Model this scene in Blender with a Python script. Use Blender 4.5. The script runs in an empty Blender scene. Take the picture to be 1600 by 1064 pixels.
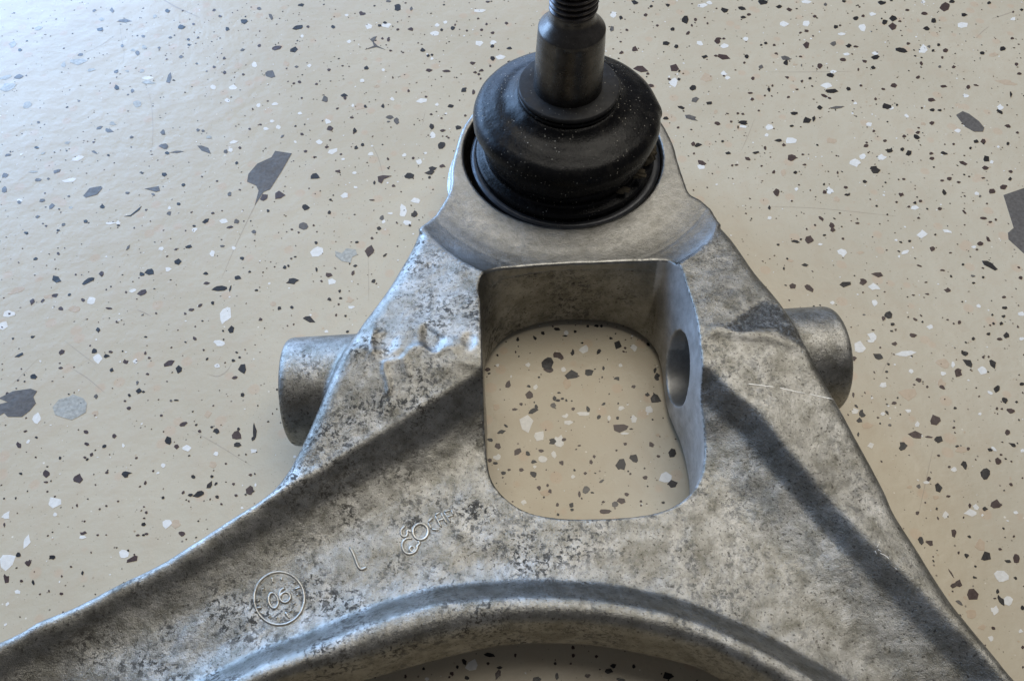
import bpy, bmesh, math, random
import numpy as np
from mathutils import Vector, Euler
random.seed(7); rng = np.random.default_rng(7)
sc = bpy.context.scene
sc.unit_settings.system = 'METRIC'; sc.unit_settings.scale_length = 0.01      # 1 unit = 1 cm

# ------------------------------------------------------------------ camera
F = 1244.0; TH = math.radians(58.0); CAMH = 19.76
cd = bpy.data.cameras.new('camera'); cam = bpy.data.objects.new('camera', cd)
sc.collection.objects.link(cam); sc.camera = cam
cam.location = (0, 0, CAMH); cam.rotation_euler = (math.radians(90) - TH, 0, 0)
cd.sensor_width = 36.0; cd.lens = 36.0 * F / 1600.0
cd.clip_start = 0.1; cd.clip_end = 3000.0

# ------------------------------------------------------------------ light
world = bpy.data.worlds.new("World"); sc.world = world; world.use_nodes = True
bg = world.node_tree.nodes['Background']
bg.inputs[0].default_value = (0.92, 0.93, 1.0, 1); bg.inputs[1].default_value = 0.14

def area(name, az, el, dist, sx, sy, power, col, target=(1, 9, 1)):
    """rectangular lamp seen from the target at azimuth az (deg right of +y) and elevation el"""
    ld = bpy.data.lights.new(name, 'AREA'); ld.shape = 'RECTANGLE'; ld.size = sx; ld.size_y = sy
    ld.energy = power; ld.color = col
    o = bpy.data.objects.new(name, ld); sc.collection.objects.link(o)
    a, e = math.radians(az), math.radians(el)
    d = Vector((math.sin(a) * math.cos(e), math.cos(a) * math.cos(e), math.sin(e)))
    o.location = Vector(target) + d * dist
    o.rotation_euler = (-d).to_track_quat('-Z', 'Y').to_euler()
    return o
# the open door behind and to the left of the part (cold daylight), and the pale ceiling overhead
area('door_daylight', -45, 28, 150, 112, 72, 320000, (0.36, 0.60, 1.0), (-20, 26, 0))
area('yard_daylight', -36, 13, 150, 250, 70, 245000, (0.42, 0.62, 1.0))
area('ceiling_glow', 18, 68, 150, 128, 105, 185000, (1.0, 0.945, 0.84))
sc.view_settings.view_transform = 'Standard'; sc.view_settings.look = 'None'
sc.view_settings.exposure = -0.06; sc.view_settings.gamma = 1.0

# ------------------------------------------------------------------ helpers
def at(px, py, z):
    """point of the photograph -> place in the world on the level z"""
    u = (px - 800) / F; v = (532 - py) / F
    dx, dy, dz = u, math.cos(TH) + v * math.sin(TH), -math.sin(TH) + v * math.cos(TH)
    t = (z - CAMH) / dz
    return (dx * t, dy * t)

def mesh_obj(name, verts, faces, mat, parent=None, smooth=True):
    me = bpy.data.meshes.new(name); me.from_pydata([tuple(v) for v in verts], [], [tuple(f) for f in faces])
    me.update()
    if smooth: me.polygons.foreach_set('use_smooth', [True] * len(me.polygons))
    me.materials.append(mat)
    o = bpy.data.objects.new(name, me); sc.collection.objects.link(o)
    if parent: o.parent = parent
    return o

class NT:
    """small node-tree writer"""
    def __init__(s, name):
        s.m = bpy.data.materials.new(name); s.m.use_nodes = True; s.t = s.m.node_tree
        s.b = s.t.nodes['Principled BSDF']
    def n(s, kind, **kw):
        x = s.t.nodes.new('ShaderNode' + kind)
        for k, v in kw.items():
            if k in x.inputs: x.inputs[k].default_value = v
            else: setattr(x, k, v)
        return x
    def l(s, a, b): s.t.links.new(a, b)
    def co(s): 
        if not hasattr(s, '_c'): s._c = s.n('TexCoord')
        return s._c.outputs['Object']
    def noise(s, scale, detail=4, rough=.55, vec=None, dist=0.0):
        x = s.n('TexNoise'); x.inputs['Scale'].default_value = scale; x.inputs['Detail'].default_value = detail
        x.inputs['Roughness'].default_value = rough; x.inputs['Distortion'].default_value = dist
        s.l(vec or s.co(), x.inputs['Vector']); return x.outputs['Fac']
    def vor(s, scale, feature='F1', out='Distance', rnd=1.0, vec=None):
        x = s.n('TexVoronoi', feature=feature); x.inputs['Scale'].default_value = scale
        x.inputs['Randomness'].default_value = rnd
        s.l(vec or s.co(), x.inputs['Vector']); return x.outputs[out]
    def mp(s, v, a, b, c=0.0, d=1.0, smooth=False):
        x = s.n('MapRange'); x.clamp = True
        if smooth: x.interpolation_type = 'SMOOTHSTEP'
        for i, q in enumerate((a, b, c, d)): x.inputs[1 + i].default_value = q
        s.l(v, x.inputs[0]); return x.outputs[0]
    def math(s, op, a, b=None):
        x = s.n('Math', operation=op)
        for i, q in enumerate((a, b)):
            if q is None: continue
            if isinstance(q, (int, float)): x.inputs[i].default_value = q
            else: s.l(q, x.inputs[i])
        return x.outputs[0]
    def mix(s, f, a, b):
        x = s.n('Mix', data_type='RGBA')
        for i, q in ((0, f), (6, a), (7, b)):
            if isinstance(q, (int, float)): x.inputs[i].default_value = q
            elif isinstance(q, tuple): x.inputs[i].default_value = (*q, 1) if len(q) == 3 else q
            else: s.l(q, x.inputs[i])
        return x.outputs[2]
    def bump(s, h, strength, dist, prev=None):
        x = s.n('Bump'); x.inputs['Strength'].default_value = strength; x.inputs['Distance'].default_value = dist
        s.l(h, x.inputs['Height'])
        if prev: s.l(prev, x.inputs['Normal'])
        return x.outputs[0]
    def attr(s, name):
        x = s.n('Attribute'); x.attribute_name = name; return x.outputs['Fac']

# ------------------------------------------------------------------ materials
def cast_material():
    s = NT('weathered_cast_aluminium'); b = s.b
    mach = s.attr('machined'); stain = s.attr('stain')
    big = s.noise(0.9, 3, .6); mid = s.noise(2.3, 8, .70); fine = s.noise(13, 6, .7); grit = s.noise(60, 3, .7)
    col = s.mix(s.mp(big, .35, .65), (0.255, 0.248, 0.226), (0.35, 0.345, 0.328))
    # olive-grey film of old dirt, patchy
    film = s.mp(mid, .41, .64, 0, .72)
    col = s.mix(s.math('MULTIPLY', film, s.mp(mach, 0, 1, 1, .45)), col, (0.10, 0.095, 0.075))
    # dark corrosion blots in clusters
    blot = s.math('MULTIPLY', s.mp(s.noise(8.0, 7, .72, dist=.3), .50, .56), s.mp(s.noise(.85, 5, .62), .44, .60, .04, 1))
    sx = s.n('SeparateXYZ'); s.l(s.co(), sx.inputs[0])
    blot = s.math('MULTIPLY', blot, s.mp(s.math('ADD', sx.outputs[0], s.math('MULTIPLY', big, 4)), 2.5, 8.5, 1, .35))
    blot = s.math('MULTIPLY', blot, s.mp(mach, 0, 1, .95, .60))
    col = s.mix(blot, col, (0.022, 0.020, 0.017))
    spots = s.math('MULTIPLY', s.mp(s.noise(15, 3, .6), .59, .65), s.mp(mach, 0, 1, .75, .25))
    col = s.mix(spots, col, (0.05, 0.045, 0.04))
    # worn pits of a dark stain
    st = s.math('MULTIPLY', stain, s.mp(s.noise(9, 5, .75), .36, .56))
    col = s.mix(st, col, (0.035, 0.032, 0.028))
    # bright grains
    col = s.mix(s.math('MULTIPLY', mach, .55), col, s.mix(s.mp(s.noise(3.0, 6, .7), .38, .62), (0.15, 0.147, 0.135), (0.27, 0.268, 0.26)))
    gr = s.mp(grit, .58, .72, 0, .40)
    col = s.mix(gr, col, (0.55, 0.54, 0.50))
    col = s.mix(s.math('MULTIPLY', s.attr('lit_wall'), s.mp(mid, .35, .6, .85, .45)), col, (0.62, 0.62, 0.62))  # pale tone paints light onto the window's right wall and the bore
    s.l(col, b.inputs['Base Color'])
    met = s.math('SUBTRACT', .97, s.math('MULTIPLY', s.math('MAXIMUM', blot, st), .6))
    met = s.math('SUBTRACT', met, s.math('MULTIPLY', s.attr('lit_wall'), .45))
    s.l(met, b.inputs['Metallic'])
    r = s.math('ADD', s.mp(fine, .3, .7, .27, .40), s.math('MULTIPLY', blot, .2))
    s.l(s.math('ADD', r, s.math('MULTIPLY', s.attr('lit_wall'), .18)), b.inputs['Roughness'])
    soft = s.math('SUBTRACT', 1.0, s.math('MULTIPLY', mach, .5))
    h = s.math('ADD', s.math('MULTIPLY', s.noise(34, 4, .75), 1.0), s.math('MULTIPLY', grit, .45))
    n1 = s.bump(s.math('MULTIPLY', h, soft), 1.0, .009)
    n2 = s.bump(s.math('MULTIPLY', s.math('ADD', fine, s.math('MULTIPLY', st, 1.5)), soft), 1.0, .009, n1)
    n3 = s.bump(s.math('MULTIPLY', s.noise(2.2, 3, .5), soft), 1.0, .014, n2)
    s.l(n3, b.inputs['Normal'])
    return s.m

def floor_material():
    s = NT('speckled_epoxy_floor'); b = s.b
    col = s.mix(s.mp(s.noise(.22, 4, .55), .35, .65), (0.455, 0.402, 0.302), (0.498, 0.443, 0.338))
    col = s.mix(s.mp(s.noise(1.6, 5, .6), .46, .70, 0, .40), col, (0.44, 0.36, 0.26))
    col = s.mix(s.mp(s.noise(40, 3, .7), .45, .75, 0, .22), col, (0.40, 0.33, 0.23))
    # faint pinkish-tan flakes under the surface
    d1 = s.vor(1.15); col = s.mix(s.math('MULTIPLY', s.mp(d1, .16, .22, 1, 0), .30), col, (0.50, 0.33, 0.22))
    # pin-point specks
    ca = s.n('TexVoronoi'); ca.inputs['Scale'].default_value = 6.0; s.l(s.co(), ca.inputs['Vector'])
    sep = s.n('SeparateColor'); s.l(ca.outputs['Color'], sep.inputs[0])
    rad = s.mp(sep.outputs[0], .55, 1.0, .0, .19)
    speck = s.mp(s.math('SUBTRACT', ca.outputs['Distance'], rad), -.06, .02, 1, 0)
    speck = s.math('MULTIPLY', speck, s.mp(sep.outputs[0], .55, .58))
    tone = s.mix(s.mp(sep.outputs[1], .60, .64), (0.075, 0.055, 0.045), (0.33, 0.27, 0.2))
    tone = s.mix(s.mp(sep.outputs[1], .85, .87), tone, (0.72, 0.68, 0.60))
    col = s.mix(s.math('MULTIPLY', speck, .75), col, tone)
    cb = s.n('TexVoronoi'); cb.inputs['Scale'].default_value = 14.0; s.l(s.co(), cb.inputs['Vector'])
    sp2 = s.n('SeparateColor'); s.l(cb.outputs['Color'], sp2.inputs[0])
    k2 = s.math('MULTIPLY', s.mp(cb.outputs['Distance'], .10, .20, 1, 0), s.mp(sp2.outputs[0], .86, .88))
    col = s.mix(s.math('MULTIPLY', k2, .6), col, (0.10, 0.08, 0.06))
    s.l(col, b.inputs['Base Color'])
    b.inputs['Roughness'].default_value = .55
    b.inputs['Specular IOR Level'].default_value = .12; b.inputs['Coat Weight'].default_value = 0.48; b.inputs['Coat IOR'].default_value = 1.5
    s.l(s.mp(s.noise(.8, 4, .6), .3, .7, .22, .36), b.inputs['Coat Roughness'])
    nb = s.bump(s.noise(1.6, 4, .55), .45, .05)
    nb = s.bump(s.noise(6, 2, .5), .12, .02, nb)
    s.l(nb, b.inputs['Coat Normal']); s.l(nb, b.inputs['Normal'])
    return s.m

def chip_material(name, c, jitter=.25):
    s = NT(name); b = s.b
    inf = s.n('ObjectInfo')
    f = s.mp(s.noise(9, 4, .6), .3, .7)
    c2 = tuple(min(1, v * (1 + jitter)) for v in c); c1 = tuple(v * (1 - jitter) for v in c)
    col = s.mix(f, c1, c2)
    s.l(col, b.inputs['Base Color'])
    b.inputs['Roughness'].default_value = .55
    b.inputs['Specular IOR Level'].default_value = .12; b.inputs['Coat Weight'].default_value = 0.48
    s.l(s.mp(s.noise(.8, 4, .6), .3, .7, .22, .36), b.inputs['Coat Roughness'])
    nb = s.bump(s.noise(1.6, 4, .55), .45, .05)
    nb = s.bump(s.noise(6, 2, .5), .12, .02, nb)
    s.l(nb, b.inputs['Coat Normal']); s.l(nb, b.inputs['Normal'])
    return s.m

def simple(name, c, met, rough, grain=30, gs=.2, dust=0.0, coat=0):
    s = NT(name); b = s.b
    n = s.noise(grain, 5, .65)
    col = s.mix(s.mp(s.noise(3, 5, .65), .35, .68), tuple(v * .75 for v in c), tuple(v * 1.3 for v in c))
    if dust:
        v = s.n('TexVoronoi'); v.inputs['Scale'].default_value = 11.0; s.l(s.co(), v.inputs['Vector'])
        sp = s.n('SeparateColor'); s.l(v.outputs['Color'], sp.inputs[0])
        k = s.math('MULTIPLY', s.mp(v.outputs['Distance'], .10, .22, 1, 0), s.math('MULTIPLY', s.mp(sp.outputs[0], .50, .54), s.mp(s.noise(1.6, 4, .6), .42, .60)))
        col = s.mix(s.math('MULTIPLY', k, dust), col, (0.38, 0.36, 0.31))
        k2 = s.mp(s.noise(2.2, 6, .7), .52, .72, 0, dust * .12)
        col = s.mix(k2, col, (0.16, 0.145, 0.12))
    s.l(col, b.inputs['Base Color'])
    b.inputs['Metallic'].default_value = met
    if met == 0: b.inputs['Specular IOR Level'].default_value = .15
    s.l(s.mp(s.noise(5, 5, .6), .3, .7, rough * .8, rough * 1.25), b.inputs['Roughness'])
    s.l(s.bump(s.noise(2.6, 5, .6), 1.0, .020, s.bump(n, gs, .012)) if met == 0 else s.bump(n, gs, .012), b.inputs['Normal'])
    return s.m

M_CAST = cast_material()
M_FLOOR = floor_material()
CH = dict(k=chip_material('charcoal_chip', (0.012, 0.011, 0.012)), b=chip_material('brown_chip', (0.050, 0.030, 0.027)),
          g=chip_material('grey_chip', (0.10, 0.092, 0.085)), w=chip_material('white_chip', (0.66, 0.65, 0.62), .08),
          t=chip_material('tan_chip', (0.455, 0.36, 0.26), .06), m=chip_material('pale_grey_chip', (0.34, 0.34, 0.31), .3),  # pale grey also stands for dark flakes washed out by glare
          s=chip_material('scratch_mark', (0.36, 0.31, 0.25), .1))
M_RUB = simple('dusty_black_rubber', (0.004, 0.004, 0.0045), 0, .24, 40, .4, .85)
M_CUP = simple('black_steel_cup', (0.035, 0.037, 0.042), .55, .33, 25, .12, .35)
M_STUD = simple('dark_oiled_steel', (0.075, 0.070, 0.065), .85, .28, 35, .12, .25)
M_WASH = simple('black_rubber_washer', (0.022, 0.022, 0.023), 0, .42, 40, .2, .7)
M_THR = simple('dark_threaded_steel', (0.07, 0.065, 0.065), .9, .28, 35, .1)
M_MUD = simple('caked_brown_dirt', (0.10, 0.085, 0.06), 0, .9, 14, .9)
M_BRIGHT = simple('bare_scraped_aluminium', (0.74, 0.73, 0.70), .7, .42, 50, .3)

# ------------------------------------------------------------------ cast arm as a solid distance field
BX, BY = 1.51, 17.3                       # axis of the ball joint
STEP = 0.05
X0, X1, Y0, Y1, Z0, Z1 = -14.4, 12.6, -0.4, 21.2, -0.1, 3.95
xs = np.arange(X0, X1, STEP, dtype=np.float32); ys = np.arange(Y0, Y1, STEP, dtype=np.float32)
zs = np.arange(Z0, Z1, STEP, dtype=np.float32)
XX, YY = np.meshgrid(xs, ys, indexing='ij')

def smooth_curve(pts, n=5, closed=False):
    """Catmull-Rom through the points"""
    P = [np.array(p, float) for p in pts]; out = []; N = len(P)
    rngi = range(N) if closed else range(N - 1)
    for i in rngi:
        p1, p2 = P[i], P[(i + 1) % N]
        p0 = P[i - 1] if (closed or i > 0) else 2 * p1 - p2
        p3 = P[(i + 2) % N] if (closed or i + 2 < N) else 2 * p2 - p1
        for k in range(n):
            t = k / n
            out.append(.5 * ((2 * p1) + (-p0 + p2) * t + (2 * p0 - 5 * p1 + 4 * p2 - p3) * t * t + (-p0 + 3 * p1 - 3 * p2 + p3) * t ** 3))
    if not closed: out.append(P[-1])
    return np.array(out)

def dist_poly(P, closed=True, signed=True):
    """distance of every grid column to a polyline; negative inside when closed"""
    D = np.full(XX.shape, 1e9, np.float32); inside = np.zeros(XX.shape, bool)
    n = len(P)
    for i in range(n if closed else n - 1):
        ax, ay = P[i]; bx, by = P[(i + 1) % n]
        dx, dy = bx - ax, by - ay; L = dx * dx + dy * dy
        if L < 1e-9: continue
        t = np.clip(((XX - ax) * dx + (YY - ay) * dy) / L, 0, 1)
        D = np.minimum(D, (XX - ax - t * dx) ** 2 + (YY - ay - t * dy) ** 2)
        if closed and signed and dy != 0:
            c = ((ay > YY) != (by > YY)) & (XX < (bx - ax) * (YY - ay) / (by - ay) + ax)
            inside ^= c
    D = np.sqrt(D)
    if closed and signed: D[inside] *= -1
    return D.astype(np.float32)

def U(pts): return [at(*p) for p in pts]
# outline, walked from the left leg round the ball end to the right leg and back along the arch
left = U([(0, 990, 2.9), (50, 963, 2.9), (100, 940, 2.95), (170, 902, 3.0), (240, 868, 3.0), (300, 833, 3.0), (350, 802, 3.0),
          (395, 773, 3.05), (422, 748, 3.1), (442, 722, 3.1), (458, 695, 3.15), (482, 648, 3.2), (510, 592, 3.25), (536, 540, 3.3),
          (562, 502, 3.25), (602, 445, 3.2), (638, 385, 3.1), (650, 355, 3.1)])
right = U([(1126, 338, 3.1), (1150, 370, 3.1), (1185, 422, 3.2), (1222, 474, 3.2), (1250, 516, 3.3), (1270, 552, 3.3), (1298, 604, 3.2),
           (1322, 646, 3.1), (1342, 682, 3.05), (1365, 722, 3.0), (1390, 764, 3.0), (1408, 800, 3.0), (1440, 850, 3.0),
           (1465, 890, 3.0), (1495, 935, 3.0), (1525, 973, 3.0), (1562, 1018, 3.0), (1597, 1060, 3.0)])
collar = [(BX + r * math.cos(math.radians(a)), BY + r * math.sin(math.radians(a))) for a, r in
          ((205, 3.66), (192, 3.38), (178, 3.2), (160, 3.18), (140, 3.2), (120, 3.25), (90, 3.3), (60, 3.3), (30, 3.3), (8, 3.32), (-6, 3.40), (-18, 3.66), (-25, 3.95))]
neckL = U([(680, 337, 2.72)]); neckR = U([(1095, 312, 2.72), (1112, 326, 2.8)])
lip = U([(560, 1064, 1.9), (654, 1037, 1.9), (747, 1014, 1.9), (800, 1006, 1.9), (860, 1004, 1.9), (935, 1008, 1.9), (1047, 1030, 1.9), (1122, 1057, 1.9)])
OUT = smooth_curve([(-13.8, 1.2), (-12.6, 2.4)] + left, 5).tolist() + smooth_curve(neckL + collar + neckR, 4).tolist() + \
      smooth_curve(right + [(10.6, 1.9), (11.8, 0.3)], 5).tolist() + [(9.4, -0.1)] + \
      smooth_curve([(7.6, 0.2), (6.3, 1.6)] + lip[::-1] + [(-4.6, 2.45), (-6.2, 1.5), (-7.6, 0.3)], 5).tolist() + [(-12.0, -0.1)]
d_out = dist_poly(OUT)
WTOP = U([(752, 470, 3.4), (749, 445, 3.35), (756, 424, 3.25), (775, 412, 3.15), (800, 408, 3.1), (860, 404, 3.02), (920, 402, 3.0), (980, 400, 3.0),
          (1030, 398, 3.05), (1050, 402, 3.1), (1064, 418, 3.2), (1073, 445, 3.3), (1083, 480, 3.35), (1092, 530, 3.4), (1097, 575, 3.35), (1098, 620, 3.0),
          (1100, 660, 2.65), (1100, 705, 2.4), (1092, 742, 2.3), (1070, 773, 2.25), (1030, 795, 2.25), (980, 803, 2.25), (920, 806, 2.25), (860, 805, 2.25),
          (818, 796, 2.25), (788, 776, 2.25), (768, 748, 2.25), (761, 705, 2.4), (757, 650, 2.8), (756, 595, 3.2), (754, 530, 3.4)])
WBOT = U([(757, 590, .2), (768, 556, .2), (790, 530, .2), (825, 513, .2), (870, 504, .2), (920, 503, .2), (965, 509, .2), (1000, 525, .2), (1022, 548, .2),
          (1031, 575, .2), (1036, 614, .2), (1042, 645, .2), (1052, 671, .2), (1062, 695, .2), (1070, 725, .2)]) + \
       [(4.58, 7.75), (4.45, 7.1), (4.0, 6.55), (3.4, 6.3), (2.4, 6.15), (1.3, 6.15), (.5, 6.35), (-.1, 6.75), (-.5, 7.3), (-.62, 8.2), (-.66, 9.3)]
d_wt = dist_poly(smooth_curve(WTOP, 4, True)); d_wb = dist_poly(smooth_curve(WBOT, 4, True))

def sstep(x, a, b):
    t = np.clip((x - a) / (b - a), 0, 1); return t * t * (3 - 2 * t)
def blur(a, n):
    for _ in range(n):
        for ax in (0, 1): a = (np.roll(a, 1, ax) + np.roll(a, -1, ax) + a) / 3
    return a
def flank(u, p, n): return blur(np.clip(u, 0, 1) ** p, n)
def fbm(scale, seed, octv=3):
    """smooth value noise on the columns"""
    r = np.random.default_rng(seed); out = np.zeros(XX.shape, np.float32); amp = 1.0
    for o in range(octv):
        s_ = scale / 2 ** o; G = r.standard_normal((int((X1 - X0) / s_) + 4, int((Y1 - Y0) / s_) + 4)).astype(np.float32)
        fx = (XX - X0) / s_; fy = (YY - Y0) / s_; ix = fx.astype(int); iy = fy.astype(int); fx = fx - ix; fy = fy - iy
        fx = fx * fx * (3 - 2 * fx); fy = fy * fy * (3 - 2 * fy)
        out += amp * ((G[ix, iy] * (1 - fx) + G[ix + 1, iy] * fx) * (1 - fy) + (G[ix, iy + 1] * (1 - fx) + G[ix + 1, iy + 1] * fx) * fy); amp *= .5
    return out

# left and right ribs: closed regions whose inner edge is the foot line of the slope
ribL = smooth_curve(U([(760, 612, 2.8), (700, 655, 2.6), (640, 690, 2.6), (560, 738, 2.5), (500, 772, 2.5), (430, 808, 2.5), (370, 842, 2.5), (300, 880, 2.5),
                       (200, 930, 2.5), (100, 985, 2.5), (0, 1040, 2.5)]) + [(-13, .9)], 4).tolist() + [(-17, .9), (-17, 22), (6, 22), (6, 9.05)]
ribR = smooth_curve(U([(1098, 600, 2.9), (1130, 640, 2.7), (1165, 672, 2.6), (1215, 730, 2.6), (1265, 785, 2.6), (1320, 845, 2.6), (1370, 895, 2.6), (1420, 945, 2.6),
                       (1470, 998, 2.6), (1530, 1062, 2.6)]) + [(10.7, .4)], 4).tolist() + [(16, .4), (16, 22), (-4, 22), (-4, 9.3)]
dL = -dist_poly(np.array(ribL)); dR = -dist_poly(np.array(ribR))
ZW = 2.2
yc = 10.15 + .06 * XX
PL = 3.40 - .10 * np.maximum(YY - yc, 0) - .20 * np.maximum(yc - YY, 0)
PL = np.maximum(PL, 2.86)
PR = 3.42 - .13 * np.maximum(YY - 10.6, 0) - .12 * np.maximum(10.6 - YY, 0); PR = np.maximum(PR, 2.90)
web = ZW + .012 * fbm(1.6, 3) + .16 * np.clip(1 + dR / 1.5, 0, 1) ** 2 + .10 * np.clip(1 + dL / 1.0, 0, 1) ** 2
wL = np.interp(YY, [2, 6, 8, 10], [.50, .55, .62, .6]).astype(np.float32)
T = web + (PL - web) * (.60 * flank((dL / wL + 1.7) / 2.6, 1.2, 9) + .40 * flank((dL + .20) / .50, 1.0, 5))
T = np.maximum(T, web)
tR = web + (PR - web) * (.58 * flank((dR / .62 + 2.1) / 2.55, 1.25, 9) + .42 * flank((dR + .16) / .38, 1.0, 2))
T = np.where(XX > 1.5, tR, T)
T = T + .045 * np.exp(-((dR - .36) / .26) ** 2) * sstep(YY, 9.6, 8.2) * (XX > 1.5) + .06 * np.exp(-((dL - .35) / .17) ** 2) * sstep(YY, 9.9, 8.9) * sstep(YY, 4.5, 6.5) * (XX < 1.5)
# arch rib
crest = smooth_curve([(-8.9, .2), (-7.6, 1.3)] + U([(380, 1062, 3), (470, 1026, 3), (560, 989, 3), (640, 961, 3), (710, 946, 3), (841, 939, 3), (935, 944, 3),
                      (1010, 957, 3), (1085, 977, 3), (1160, 1008, 3), (1240, 1050, 3)]) + [(6.9, 1.9), (8.2, .4)], 5)
dc = dist_poly(crest, False)
edge = smooth_curve([(-7.6, .3), (-6.2, 1.5), (-4.6, 2.45)] + lip + [(6.3, 1.6), (7.6, .2)], 5)
de = dist_poly(edge, False)
front_side = dist_poly(np.array(crest.tolist() + [(9, -3), (-9, -3)])) < 0
back = web + (3.0 - web) * (.80 * (1 - sstep(dc, 0, .68)) + .20 * (1 - sstep(dc, 0, 1.2)))
ratio = np.clip(de / (de + dc + 1e-6), 0, 1)
prof = np.interp(ratio, [0, .09, .14, .22, .34, .48, .68, .85, 1], [1.90, 1.93, 2.25, 2.58, 2.80, 2.92, 2.99, 3.01, 3.0]).astype(np.float32)
archT = np.where(front_side, prof, back)
T = np.where(front_side, archT, np.maximum(T, archT) + .0)
# machined dish round the ball joint
rb = np.hypot(XX - BX, YY - BY)
dish = np.interp(rb, [0, 3.5, 3.9, 4.2, 4.5, 4.75, 5.0, 5.2, 5.38, 5.45, 5.8], [2.70, 2.70, 2.715, 2.745, 2.80, 2.865, 2.96, 3.07, 3.20, 3.4, 4.2]).astype(np.float32)
dishR = np.interp(rb, [0, 3.6, 4.0, 4.4, 4.8, 5.1, 5.3, 5.4, 5.8], [2.70, 2.70, 2.715, 2.76, 2.84, 2.93, 3.02, 3.2, 4.2]).astype(np.float32)
wR = sstep(XX, 2.2, 4.2); dish = blur(dish * (1 - wR) + dishR * wR, 2)
dish = dish - .006 * np.exp(-((rb - 4.57) / .045) ** 2)
T = np.where(rb < 4.6, dish, np.where(rb < 5.6, np.minimum(T, dish), T))
# cast-in folds and dints on the left pad, crease on the right pad
def crop(pts, ox, oy, s_): return [(ox + x / s_, oy + y / s_) for x, y in pts]
def atT(px, py):
    z = 3.0
    for _ in range(8):
        x, y = at(px, py, z); i = int(np.clip((x - X0) / STEP, 0, len(xs) - 1)); j = int(np.clip((y - Y0) / STEP, 0, len(ys) - 1)); z = .5 * z + .5 * float(T[i, j])
    return at(px, py, z)
def ridge(pts, w, h):
    global T
    P = smooth_curve([atT(*p) for p in pts], 4); d = dist_poly(P, False)
    T = T + h * np.exp(-(d / w) ** 2)
T = T.astype(np.float32)
bead = crop([(480, 515), (560, 505), (610, 505), (640, 530), (680, 572), (715, 592), (760, 577), (800, 572), (830, 545), (865, 508), (900, 490), (950, 520), (1000, 540), (1050, 505), (1095, 520), (1130, 570), (1190, 600), (1260, 618)], 400, 400, 3.5475)
low = smooth_curve([atT(*p) for p in bead], 4)
below = dist_poly(np.array([(-6, 9.5)] + low.tolist() + [(-.2, 9.4), (-.3, 6), (-6, 6)]))
T = T + .025 * sstep(-below, -.10, .05) * sstep(dL, .3, 1.0) * (1 - sstep(-below, .3, 1.6))
ridge(bead, .07, .014)
ridge(crop([(715, 592), (713, 640), (733, 700), (735, 760)], 400, 400, 3.5475), .06, .045)
ridge(crop([(822, 575), (832, 620), (850, 655)], 400, 400, 3.5475), .08, .022)
ridge(crop([(655, 410), (640, 470), (650, 530)], 400, 400, 3.5475), .06, .035)
dint = np.array([atT(*p) for p in crop([(912, 385), (903, 420), (905, 470), (930, 510), (965, 535), (1000, 530), (1030, 500), (1060, 460), (1040, 430), (980, 390), (940, 372)], 400, 400, 3.5475)])
T -= .085 * sstep(-dist_poly(dint), -.03, .18)
dint2 = np.array([atT(*p) for p in crop([(655, 440), (650, 500), (690, 560), (750, 550), (790, 500), (790, 440), (720, 410)], 400, 400, 3.5475)])
T -= .05 * sstep(-dist_poly(dint2), -.05, .2)
dint3 = np.array([atT(733 + 13 * math.cos(q), 533 + 15 * math.sin(q)) for q in [i * .7 for i in range(9)]])
T -= .05 * sstep(-dist_poly(dint3), -.03, .14)
creaseR = [(1112, 520), (1127, 517), (1159, 523), (1198, 526), (1230, 536), (1262, 546)]
ridge(creaseR, .16, .05)
patch = np.array([atT(*p) for p in crop([(120, 585), (170, 550), (225, 515), (270, 482), (330, 485), (370, 510), (420, 570), (445, 610), (478, 670), (440, 672), (390, 630), (330, 600), (260, 600), (190, 610)], 1080, 280, 2.534)])
d_patch = dist_poly(patch)
T -= .05 * sstep(-d_patch, -.05, .2)
T += .007 * fbm(.5, 11, 3) * sstep(rb, 5.2, 5.6) + .004 * fbm(1.5, 21, 2) * sstep(rb, 5.2, 5.8)
T = T.astype(np.float32)
gx, gy = np.gradient(T, STEP); gn = 1 / np.sqrt(1 + np.minimum(gx * gx + gy * gy, 6))

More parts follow.
